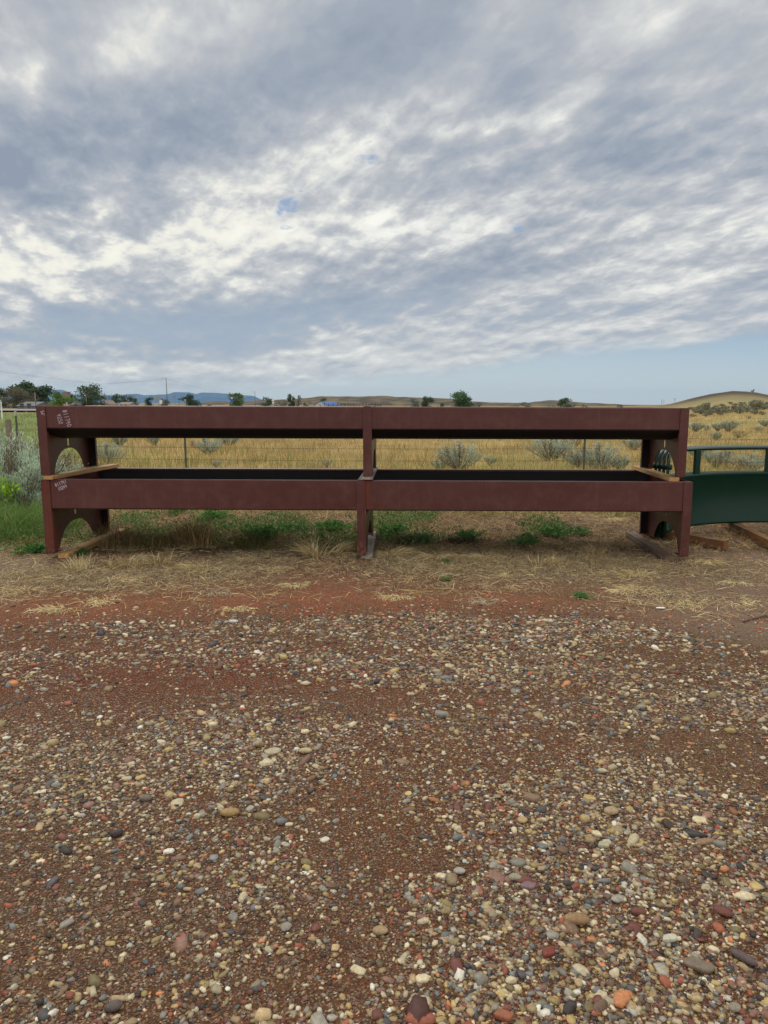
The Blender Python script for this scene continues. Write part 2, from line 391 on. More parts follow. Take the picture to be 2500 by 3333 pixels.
def axis_lines(lo, hi, step, far, grow):
    a = list(np.arange(lo, hi+1e-6, step)); s = step
    while a[-1] < far: s *= grow; a.append(a[-1]+s)
    b = []; s = step; v = lo
    while v > -far if lo < 0 else False: s *= grow; v -= s; b.append(v)
    return np.array(b[::-1]+a)
xs = axis_lines(-4.2, 5.0, 0.035, 20000, 1.045)
ya = [1.0]; s_ = 0.03
while ya[-1] < 9.0: ya.append(ya[-1]+0.032)
while ya[-1] < 22000: s_ = min(s_*1.03, 1e9) if ya[-1] > 9 else s_; ya.append(ya[-1]+max(s_, 0.03))
yneg = []; s_ = 0.05; v_ = 1.0
while v_ > -400: s_ *= 1.12; v_ -= s_; yneg.append(v_)
ys_ = np.array(yneg[::-1]+ya)
X, Y = np.meshgrid(xs, ys_)
Z = gz(X, Y)
def mixc(c, d, f): f = np.clip(f, 0, 1)[..., None]; return c*(1-f)+np.array(d)*f
def ground_colour(X, Y):
    c = np.ones(X.shape+(3,))*np.array(lin(120, 88, 58))
    n1_, n2_, n3_ = fbm(X*0.8, Y*0.8, 41, 5), fbm(X*3.1, Y*3.1, 47, 4), fbm(X*9, Y*9, 49, 3)
    # gravel bed: brown to red brown dirt between the stones
    c = mixc(c, lin(126, 82, 52), ss(n1_, 0.40, 0.62)*0.8)
    c = mixc(c, lin(126, 68, 46), np.exp(-(((X+1.5)/1.5)**2+((Y-3.75)/0.5)**2))*0.8)
    c = mixc(c, lin(112, 88, 66), np.exp(-(((X+0.95)/0.9)**2+((Y-1.85)/0.5)**2))*0.8)
    # bare strip past the gravel: red scoria left and centre, grey brown at the right
    past = ss(Y-yb(X), -0.08, 0.10)
    yr = Y+1.5*(fbm(X*0.8+2, Y*1.1, 59, 4)-0.5)-0.95*np.exp(-((X+0.9)/1.3)**2)
    red = past*(1-ss(yr, 5.1, 5.9)*0.85)*(1-ss(X+0.8*(n1_-.5), 0.9, 2.4))
    c = mixc(c, lin(146, 84, 56), red*(0.30+0.70*ss(n2_, 0.36, 0.58))*(0.7+0.3*ss(n3_, 0.4, 0.6))*(0.45+0.55*np.exp(-((X+1.0)/1.4)**2)))
    c = mixc(c, lin(128, 110, 92), past*ss(X, 0.9, 2.3)*0.9)
    c = mixc(c, lin(138, 116, 92), past*ss(Y+0.25*(n2_-.5)*4, 5.1, 6.0)*(0.45+0.5*ss(n1_, 0.4, 0.6))*(1-0.5*np.exp(-((X+0.3)/0.9)**2)))
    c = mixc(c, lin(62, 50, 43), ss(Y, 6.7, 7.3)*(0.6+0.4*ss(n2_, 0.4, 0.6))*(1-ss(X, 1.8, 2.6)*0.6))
    c = mixc(c, lin(138, 128, 112), np.exp(-(((X+3.9)/0.7)**2+((Y-6.2)/0.45)**2))*0.9)
    # the field
    f = ss(Y, 8.8, 10.5)
    c = mixc(c, lin(150, 124, 74), f)
    m1, m2, m3 = fbm(X*0.25, Y*0.16, 51, 4), fbm(X*0.9, Y*0.5, 55, 4), fbm(X*0.05, Y*0.03, 57, 4)
    c = mixc(c, lin(122, 124, 72), f*ss(m1, 0.48, 0.66)*0.7)
    c = mixc(c, lin(172, 144, 88), f*ss(m2, 0.5, 0.7)*0.6)
    c = mixc(c, lin(112, 92, 62), f*ss(1-m2, 0.52, 0.68)*0.6)
    a = X/np.maximum(Y, 1)
    c = mixc(c, lin(96, 120, 66), ss(Y, 14, 22)*(1-ss(Y, 85, 100))*ss(-a, 0.44, 0.50)*0.8)
    far = ss(Y, 60, 220)
    c = mixc(c, lin(122, 108, 76), far*(1-0.0*a)*0.8)
    c = mixc(c, lin(68, 56, 44), ss(Y, 122, 165)*ss(a, 0.33, 0.40)*(0.75+0.25*ss(m3, 0.4, 0.6)))
    c = mixc(c, lin(150, 138, 90), ss(Y, 80, 140)*(1-ss(Y, 165, 215))*ss(a, 0.33, 0.38)*0.6)
    return c
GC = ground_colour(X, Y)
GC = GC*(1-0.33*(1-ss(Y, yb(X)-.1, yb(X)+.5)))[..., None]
ny, nx = X.shape
idx = np.arange(ny*nx).reshape(ny, nx)
quads = np.stack([idx[:-1, :-1], idx[:-1, 1:], idx[1:, 1:], idx[1:, :-1]], -1).reshape(-1, 4)
def ground_mat():
    m_, t, b = newmat('soil'); a = t.new('ShaderNodeAttribute', attribute_name='col')
    co = t.new('ShaderNodeTexCoord').outputs['Object']
    s = t.new('ShaderNodeSeparateXYZ'); t.l.new(co, s.inputs[0])
    near = t.mr(s.outputs[1], 8.0, 12.0, 1.0, 0.0)
    g1 = t.noise(co, 70, 4, 0.7); g2 = t.noise(co, 14, 5, 0.65)
    vo = t.new('ShaderNodeTexVoronoi'); vo.inputs['Scale'].default_value = 190; t.l.new(co, vo.inputs['Vector'])
    f = t.m('ADD', t.mr(g1, 0.3, 0.7, 0.72, 1.3, False), t.mr(g2, 0.3, 0.7, -0.18, 0.18, False))
    col = t.mix(1.0, a.outputs['Color'], t.comb(f, f, f), 'MULTIPLY')
    grit = t.m('MULTIPLY', t.mr(t.new('ShaderNodeSeparateColor').outputs[0], 0, 1), 0)
    sc = t.new('ShaderNodeSeparateColor'); t.l.new(vo.outputs['Color'], sc.inputs[0])
    col = t.mix(t.m('MULTIPLY', t.mr(sc.outputs[0], 0.80, 0.84), t.m('MULTIPLY', near, 0.55)), col, lin(165, 145, 118))
    col = t.mix(t.m('MULTIPLY', t.mr(sc.outputs[1], 0.78, 0.82), t.m('MULTIPLY', near, 0.55)), col, lin(62, 44, 38))
    col = t.mix(t.m('MULTIPLY', t.mr(sc.outputs[2], 0.86, 0.9), t.m('MULTIPLY', near, 0.5)), col, lin(150, 80, 55))
    sc2 = t.comb(t.m('MULTIPLY', s.outputs[0], 1.0), t.m('MULTIPLY', s.outputs[1], 0.25), 0.0)
    h = t.noise(sc2, 0.9, 5, 0.7)
    fm = t.mr(h, 0.3, 0.7, 0.78, 1.22, False)
    col = t.mix(t.m('SUBTRACT', 1.0, near), col, t.mix(1.0, a.outputs['Color'], t.comb(fm, fm, fm), 'MULTIPLY'))
    t.l.new(col, b.inputs['Base Color']); b.inputs['Roughness'].default_value = 0.95; b.inputs['Specular IOR Level'].default_value = 0.2
    bp = t.new('ShaderNodeBump'); bp.inputs['Distance'].default_value = 0.01
    t.l.new(t.m('MULTIPLY', near, 0.9), bp.inputs['Strength'])
    t.l.new(t.m('ADD', t.m('ADD', g1, g2), t.m('MULTIPLY', vo.outputs['Distance'], -1.0)), bp.inputs['Height']); t.l.new(bp.outputs[0], b.inputs['Normal'])
    return m_
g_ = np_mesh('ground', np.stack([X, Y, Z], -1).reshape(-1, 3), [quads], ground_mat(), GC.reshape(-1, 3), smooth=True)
tag(g_, kind='structure')

# highway across the left background, turning away behind the troughs
def strip(name, pts, half, mat, lift, kind='structure'):
    P = [Vector((p[0], p[1], 0)) for p in pts]; V_ = []; n = len(P)
    for i, p in enumerate(P):
        d = (P[min(i+1, n-1)]-P[max(i-1, 0)]).normalized(); nn = Vector((-d.y, d.x, 0))
        for k in (-1, 1):
            q = p+nn*half*k; V_.append((q.x, q.y, max(gzf(q.x, q.y), gzf(p.x, p.y))+lift))
    Fq = [(2*i, 2*i+1, 2*i+3, 2*i+2) for i in range(n-1)]
    return tag(np_mesh(name, V_, [Fq], mat, smooth=True), kind=kind)
rp = [(-400+i*10, 118+(-400+i*10+66)*0.06, 0) for i in range(38)]
rp += [(rp[-1][0]+7*math.sin(R(84-8*k))*k**0.5*1.6, rp[-1][1]+0, 0) for k in ()]
cxr, cyr = rp[-1][0], rp[-1][1]; hd = R(3.5)
for k in range(24):
    hd = min(hd+R(6), R(97)); cxr += 9*math.cos(hd); cyr += 9*math.sin(hd); rp.append((cxr, cyr, 0))
M_ROAD = simple('asphalt', lin(126, 127, 128), 0.9, scale=0.3)
strip('road', rp, 13, M_ROAD, 0.25)

# ------------------------------------------------------------------ far ridges built as real relief
def relief(name, prof, D, depth_front, depth_back, base, mat, c1, c2, seed, relax=1.0, nscale=1.0):
    px = np.array([p[0] for p in prof], float); py = np.array([p[1] for p in prof], float)
    cols = np.linspace(px[0], px[-1], 420); top = np.interp(cols, px, py)
    k = np.hanning(7); k /= k.sum(); top = np.convolve(np.pad(top, 3, 'edge'), k, 'valid')
    n_r = 26; V_ = []; C_ = []
    a = np.array([ray(c, 1314).x/ray(c, 1314).y for c in cols])
    el = np.array([ray(c, t).z/ray(c, t).y for c, t in zip(cols, top)])
    el = el + (fbm(cols*0.05, cols*0, seed, 4)-0.5)*0.0010*nscale
    ridge = CAM_H+el*D
    for j in range(n_r):
        t = j/(n_r-1)*2-1          # -1 front .. 0 ridge .. 1 back
        y = D+(t*depth_front if t < 0 else t*depth_back)
        prof_t = (1-abs(t))**0.8 if t < 0 else (1-t)**1.2
        x = a*D*(1+(y-D)/D)
        rel = (fbm(x/D*60, np.full_like(x, y/D*14), seed+5, 4)-0.5)
        z = base+(ridge-base)*np.clip(prof_t+rel*0.55*(1-prof_t)*prof_t*2, 0, 1)
        V_.append(np.stack([x, np.full_like(x, y), z], -1))
        f = ss(fbm(x/D*90, np.full_like(x, y/D*30), seed+9, 4), 0.38, 0.62)[:, None]
        C_.append(np.array(c1)*(1-f)+np.array(c2)*f)
    V_ = np.concatenate(V_); C_ = np.concatenate(C_); n = len(cols)
    ii = np.arange(n_r*n).reshape(n_r, n)
    q = np.stack([ii[:-1, :-1], ii[:-1, 1:], ii[1:, 1:], ii[1:, :-1]], -1).reshape(-1, 4)
    return tag(np_mesh(name, V_, [q], mat, C_, smooth=True), kind='structure')
M_HILL = attr_mat('hillside', 0.95, 0, 0.1, 0.02, 0.3)
relief('hills', [(560, 1316), (640, 1311), (690, 1307), (720, 1306), (800, 1306), (850, 1302), (900, 1300), (950, 1299), (1000, 1295), (1040, 1288.5), (1060, 1290), (1110, 1289),
    (1180, 1290.5), (1230, 1287), (1262, 1288), (1290, 1291.5), (1320, 1291), (1340, 1292), (1400, 1294), (1470, 1298), (1540, 1306), (1590, 1309), (1650, 1311),
    (1720, 1310), (1760, 1305), (1800, 1302), (1850, 1306), (1900, 1311), (1960, 1312), (2000, 1315), (2060, 1318), (2124, 1320), (2250, 1318), (2450, 1312), (2700, 1312)],
    1500, 560, 700, -3, M_HILL, lin(72, 64, 56), lin(104, 92, 70), 71)
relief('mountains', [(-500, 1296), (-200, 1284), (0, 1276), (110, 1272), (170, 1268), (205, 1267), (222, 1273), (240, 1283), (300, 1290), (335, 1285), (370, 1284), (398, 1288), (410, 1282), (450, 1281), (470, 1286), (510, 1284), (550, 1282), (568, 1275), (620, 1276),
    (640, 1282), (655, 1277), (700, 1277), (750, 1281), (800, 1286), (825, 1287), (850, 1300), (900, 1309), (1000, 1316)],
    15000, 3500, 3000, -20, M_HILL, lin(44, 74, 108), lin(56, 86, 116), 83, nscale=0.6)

# ------------------------------------------------------------------ foliage builders
def blades(P, H, W, az, lean, col, segs=3, droop=0.0, tipcol=None, cup=None):
    """tapered curved ribbons; every argument is an array over blades"""
    n = len(P); P = np.asarray(P, float)
    d = np.stack([np.cos(az), np.sin(az), np.zeros(n)], -1); wv = np.stack([-np.sin(az), np.cos(az), np.zeros(n)], -1)
    if cup is not None:
        wv = wv*np.cos(cup)[:, None]+np.array([0, 0, 1.0])*np.sin(cup)[:, None]
    Vs = []; Cs = []
    for k in range(segs+1):
        t = k/segs
        ang = lean+droop*t
        # integrate along a bending spine
        h = H*t*np.cos(lean+droop*t*0.6); r_ = H*t*np.sin(lean+droop*t*0.6)
        c = P+d*r_[:, None]+np.array([0, 0, 1.0])*h[:, None]
        cc = col if tipcol is None else col*(1-t)+tipcol*t
        if k < segs:
            ww = (W*(1-0.75*t)*0.5)[:, None] if segs > 1 else (W*0.5)[:, None]
            Vs += [c-wv*ww, c+wv*ww]; Cs += [cc, cc]
        else: Vs += [c]; Cs += [cc]
    m_ = len(Vs); V_ = np.stack(Vs, 1).reshape(-1, 3); C_ = np.stack(Cs, 1).reshape(-1, 3)
    b = np.arange(n)*m_; Q = []
    for k in range(segs-1): Q.append(np.stack([b+2*k, b+2*k+1, b+2*k+3, b+2*k+2], -1))
    Tn = np.stack([b+2*(segs-1), b+2*(segs-1)+1, b+2*segs], -1)
    return V_, (np.concatenate(Q) if Q else np.zeros((0, 4), int)), Tn, C_
def leaves(P, D_, L, W, col, r=None):
    """flat diamond leaves at P pointing along D_"""
    r = r or rng; n = len(P); D_ = D_/np.linalg.norm(D_, axis=1, keepdims=True)
    q = r.normal(size=(n, 3)); S = np.cross(D_, q); S /= np.linalg.norm(S, axis=1, keepdims=True)+1e-9
    a = P; b = P+D_*(L*0.5)[:, None]+S*(W*0.5)[:, None]; c = P+D_*L[:, None]; d = P+D_*(L*0.5)[:, None]-S*(W*0.5)[:, None]
    V_ = np.stack([a, b, c, d], 1).reshape(-1, 3); i = np.arange(n)*4
    return V_, np.stack([i, i+1, i+2, i+3], -1), np.repeat(col, 4, 0)
def jitter(c, n, amt=0.15, r=None):
    r = r or rng
    k = 1+r.normal(size=(n, 1))*amt
    return np.clip(np.array(c)*k*(1+r.normal(size=(n, 3))*amt*0.25), 0.005, 0.9)
def pick(palette, n, weights=None, amt=0.15, r=None):
    r = r or rng
    pal = np.array(palette); w_ = None if weights is None else np.array(weights)/sum(weights)
    c = pal[r.choice(len(pal), n, p=w_)]
    return np.clip(c*(1+r.normal(size=(n, 1))*amt), 0.005, 0.9)

def sage_proto(name, h, w_, nst, nleaf, leafl, leafw, seed, c=None, dead=0.15, spike=0.35):
    """sagebrush: woody stems fanning from one foot, silver leaves up the outer stems"""
    r = np.random.default_rng(seed); root = empty(name, (0, 0, 0)); mb = MB(); tips = []; segsP = []
    for i in range(nst):
        a = r.uniform(0, 2*math.pi); out_ = r.uniform(0.05, 1)**0.6
        L = h*r.uniform(0.65, 1.05)*(1-0.28*out_)
        p0 = Vector((r.normal()*0.03, r.normal()*0.03, -0.03)); e = Vector((math.cos(a)*out_*w_*0.5, math.sin(a)*out_*w_*0.5, L))
        mid = Vector((e.x*0.45, e.y*0.45, L*0.30))
        pts = [p0, mid, p0*0+Vector((e.x*0.86, e.y*0.86, L*0.7)), e]
        mb.tube(pts, [0.012*h, 0.008*h, 0.005*h, 0.002*h], 4, caps=False)
        segsP.append([np.array(q) for q in pts])
    mb.build('stems', M_STEM, root)
    S = np.array(segsP); k = r.integers(0, nst, nleaf); t = np.clip(r.beta(2.6, 1.3, nleaf), 0.15, 0.999)*3
    j = np.minimum(t.astype(int), 2); f = (t-j)[:, None]
    P = S[k, j]*(1-f)+S[k, j+1]*f; Dv = S[k, j+1]-S[k, j]; Dv /= np.linalg.norm(Dv, axis=1, keepdims=True)
    P = P+r.normal(size=P.shape)*np.array([0.040, 0.040, 0.035])*h
    P[:, 2] = np.maximum(P[:, 2], 0.02)
    Dl = Dv*1.1+r.normal(size=P.shape)*0.55+np.array([0, 0, 0.5])
    base = np.array(c if c is not None else lin(150, 160, 146))
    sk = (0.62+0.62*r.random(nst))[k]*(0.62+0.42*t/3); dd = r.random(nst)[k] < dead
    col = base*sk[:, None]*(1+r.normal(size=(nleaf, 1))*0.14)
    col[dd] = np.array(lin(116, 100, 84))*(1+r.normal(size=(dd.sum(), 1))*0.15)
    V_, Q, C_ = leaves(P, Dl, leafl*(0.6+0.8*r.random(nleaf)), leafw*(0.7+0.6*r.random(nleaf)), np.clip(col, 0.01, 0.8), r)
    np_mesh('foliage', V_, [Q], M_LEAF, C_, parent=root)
    return root
def weed_proto(name, h, w_, n, leafl, leafw, seed, c=None, stems=14):
    r = np.random.default_rng(seed); root = empty(name, (0, 0, 0)); mb = MB(); S = []
    for i in range(stems):
        a = r.uniform(0, 2*math.pi); o_ = r.uniform(0.15, 1)
        e = Vector((math.cos(a)*o_*w_*0.5, math.sin(a)*o_*w_*0.5, h*r.uniform(0.5, 1.05)*(1-0.4*o_)))
        pts = [Vector((0, 0, -0.01)), Vector((e.x*0.5, e.y*0.5, e.z*0.65)), e]
        mb.tube(pts, [0.004, 0.003, 0.0015], 4, caps=False); S.append([np.array(q) for q in pts])
    mb.build('stems', M_WSTEM, root); S = np.array(S)
    k = r.integers(0, stems, n); t = r.uniform(0.15, 1, n)*2; j = np.minimum(t.astype(int), 1); f = (t-j)[:, None]
    P = S[k, j]*(1-f)+S[k, j+1]*f+r.normal(size=(n, 3))*np.array([.05, .05, .02])*w_
    P[:, 2] = np.maximum(P[:, 2], 0.008)
    Dl = r.normal(size=(n, 3))*0.9+np.array([0, 0, 0.35])
    col = np.array(c)*(1+r.normal(size=(n, 1))*0.25)
    V_, Q, C_ = leaves(P, Dl, leafl*(0.5+r.random(n)), leafw*(0.5+r.random(n)), np.clip(col, 0.005, 0.7), r)
    np_mesh('foliage', V_, [Q], M_LEAF, C_, parent=root)
    return root
M_WSTEM = simple('green_stem', lin(96, 116, 60), 0.8)
M_STRAW = attr_mat('straw', 0.7, 0.15, 0.3)

def tree(name, px, base_py, top_py, wpx, D, c, label, cat='tree', seed=1, nleaf=1500, group=None, trunkf=0.25, airy=0.0, lobes=9, asp=None):
    """tapered trunk, limbs and a crown of leaf clumps at the tree's own distance"""
    r = np.random.default_rng(seed); b = at(px, base_py, D); t = at(px, top_py, D)
    Wd = 1.15*wpx/2300.0*D; nleaf = int(nleaf*1.3); trunkf = trunkf*0.4; z0 = gzf(b.x, b.y); Hh = max(t.z-z0, 0.8)
    root = empty(name, (b.x, b.y, z0-0.05)); mb = MB()
    tr = 0.035*Hh+0.02
    mb.tube([(0, 0, -0.1), (0.02*Hh, 0, Hh*0.25), (-0.01*Hh, 0.01*Hh, Hh*0.55), (0, 0, Hh*0.8)], [tr, tr*0.75, tr*0.45, tr*0.12], 7)
    LB = []
    for i in range(lobes):
        a = r.uniform(0, 2*math.pi); rr = r.uniform(0.15, 0.95)**0.6; zz = trunkf+(0.9-trunkf)*(i+r.random())/lobes
        wz = math.sqrt(max(0.05, 1-((zz-(trunkf+0.95)/2)/((1.02-trunkf)/2))**2))
        cpos = np.array([math.cos(a)*rr*Wd*0.40*wz, math.sin(a)*rr*Wd*0.40*wz, zz*Hh])
        LB.append((cpos, Wd*r.uniform(0.15, 0.25), Hh*r.uniform(0.11, 0.18)))
        mb.tube([(0, 0, Hh*r.uniform(0.15, 0.4)), tuple(cpos*np.array([.5, .5, .75])), tuple(cpos)], [tr*0.4, tr*0.25, tr*0.08], 5)
    mb.build('trunk', M_BARK, root)
    k = r.integers(0, lobes, nleaf); u = r.normal(size=(nleaf, 3)); u /= np.linalg.norm(u, axis=1, keepdims=True)
    rad = r.random(nleaf)**0.45*(1+0.35*r.normal(size=nleaf)*0.5)
    cp = np.array([l[0] for l in LB])[k]; rw = np.array([l[1] for l in LB])[k]; rh = np.array([l[2] for l in LB])[k]
    P = cp+u*np.stack([rw, rw, rh], -1)*rad[:, None]*1.15
    P[:, 2] = np.maximum(P[:, 2], 0.03*Hh)
    ls = Hh*0.085*(0.6+0.8*r.random(nleaf))*(1 if airy == 0 else 0.75)
    tone_ = (0.78+0.44*r.random(lobes))[k][:, None]
    col = np.clip(np.array(c)*tone_*(1+r.normal(size=(nleaf, 1))*0.2), 0.004, 0.6)
    V_, Q, C_ = leaves(P, r.normal(size=(nleaf, 3))+np.array([0, 0, .3]), ls, ls*0.7, col, r)
    np_mesh('crown', V_, [Q], M_LEAF, C_, parent=root)
    tag(root, label, cat, group)
    return root

# ================================================================== the two feed troughs
M_PAINT_U = paint('brown_enamel', BROWN)
M_PAINT_L = paint('brown_enamel_rusty', BROWN, streaks=[(-0.432, -0.366, 0.30, 0.75, 0.95), (-3.47, -3.36, 0.0, 0.76, 0.75)])
M_INNER_SHADE = simple('inner_shade_black', lin(24, 19, 20), 0.7, var=0.3)  # near-black: paints shade on undersides and far legs, also covers the inner walls
M_CHALK = simple('chalk', lin(188, 166, 176), 0.95, var=0.3, scale=90)

def offset_path(P, t):
    P = [Vector(p) for p in P]; out_ = []
    for i in range(len(P)):
        n = Vector((0, 0))
        for a, b in ((i-1, i), (i, i+1)):
            if 0 <= a and b < len(P):
                d = (P[b]-P[a]).normalized(); n += Vector((-d.y, d.x))
        out_.append(P[i]+n.normalized()*t)
    return out_
def arch_plate(name, W, H, zb, ac, aw, ah, x0, x1, mat, parent, slot=True, topcut=None):
    """end plate across the trough with a parabolic arch cut from its foot and a slot under the pan"""
    n = 28; pts = [(0, 0), (ac-aw, 0)]
    for k in range(1, n):
        u = -1+2*k/n; pts.append((ac+u*aw, ah*(1-abs(u)**2.4)**0.78))
    pts += [(ac+aw, 0), (W, 0), (W, H), (0, H)]
    cu = bpy.data.curves.new(name, 'CURVE'); cu.dimensions = '2D'; cu.fill_mode = 'BOTH'; cu.extrude = abs(x1-x0)/2
    loops = [pts]
    if slot:
        s0, s1 = ac-0.022, ac+0.022
        loops.append([(s0, zb-0.085), (s1-0.008, zb-0.092), (s1, zb-0.02), (s0+0.006, zb-0.012)])
        for hy in (0.05, W-0.05):
            loops.append([(hy+0.011*math.cos(q*math.pi/4), 0.035+0.011*math.sin(q*math.pi/4)) for q in range(8)])
    for L in loops:
        sp_ = cu.splines.new('POLY'); sp_.points.add(len(L)-1); sp_.use_cyclic_u = True
        for q, p in zip(sp_.points, L): q.co = (p[0], p[1], 0, 1)
    tmp = bpy.data.objects.new('tmp', cu); COL.objects.link(tmp)
    dg = bpy.context.evaluated_depsgraph_get(); me = bpy.data.meshes.new_from_object(tmp.evaluated_get(dg))
    bpy.data.objects.remove(tmp); me.name = name
    # curve plane (y, z, thickness) -> world axes
    me.transform(Matrix(((0, 0, 1, (x0+x1)/2), (1, 0, 0, 0), (0, 1, 0, 0), (0, 0, 0, 1))))
    me.materials.clear(); me.materials.append(mat)
    o = bpy.data.objects.new(name, me); COL.objects.link(o); o.parent = parent
    return o

GLY = {'#': [[(.3,0),(.42,1)],[(.62,0),(.74,1)],[(.05,.33),(.9,.36)],[(.1,.66),(.95,.7)]],
       '1': [[(.45,0),(.55,1)]], '7': [[(.1,.95),(.85,1),(.4,0)]],
       '4': [[(.2,1),(.12,.45),(.85,.5)],[(.65,.95),(.6,0)]],
       '0': [[(.5,1),(.15,.7),(.15,.25),(.5,0),(.85,.3),(.85,.72),(.5,1)]],
       '2': [[(.12,.8),(.45,1),(.8,.75),(.15,.03),(.9,.05)]],
       '5': [[(.85,1),(.25,.97),(.2,.58),(.65,.55),(.8,.25),(.5,0),(.12,.1)]],
       '9': [[(.8,.75),(.5,1),(.2,.75),(.45,.5),(.8,.7),(.65,0)]],
       '3': [[(.15,.9),(.6,1),(.75,.75),(.4,.55),(.8,.3),(.5,0),(.12,.12)]],
       '6': [[(.75,1),(.3,.6),(.2,.2),(.5,0),(.8,.25),(.5,.5),(.22,.3)]], "'": [[(.4,1),(.35,.7)]]}
def chalk(text, x, z, h, ang, yf, parent, adv=0.8, wid=0.0045):
    """hand-drawn strokes on the front face: origin x,z is the lower left of the first sign"""
    mb = MB(); c, s = math.cos(ang), math.sin(ang); r = random.Random(hash(len(text))+int(x*100)); cx0 = 0.0
    for ch in text:
        for st in GLY[ch]:
            P = [Vector(((cx0+p[0]*0.62*h+r.uniform(-1, 1)*h*.03), p[1]*h+r.uniform(-1, 1)*h*.04)) for p in st]
            P = [Vector((x+p.x*c-p.y*s, z+p.x*s+p.y*c)) for p in P]
            for a, b in zip(P, P[1:]):
                d = (b-a).normalized(); n = Vector((-d.y, d.x))*wid/2; a2 = a-d*wid*.3; b2 = b+d*wid*.3
                q = [a2-n, b2-n, b2+n, a2+n]
                mb.prism([(v.x, v.y) for v in q], 'y', yf-0.0012-r.random()*0.0004, yf-0.0002)
        cx0 += h*adv
    return mb.build('chalk_writing', M_CHALK, parent)

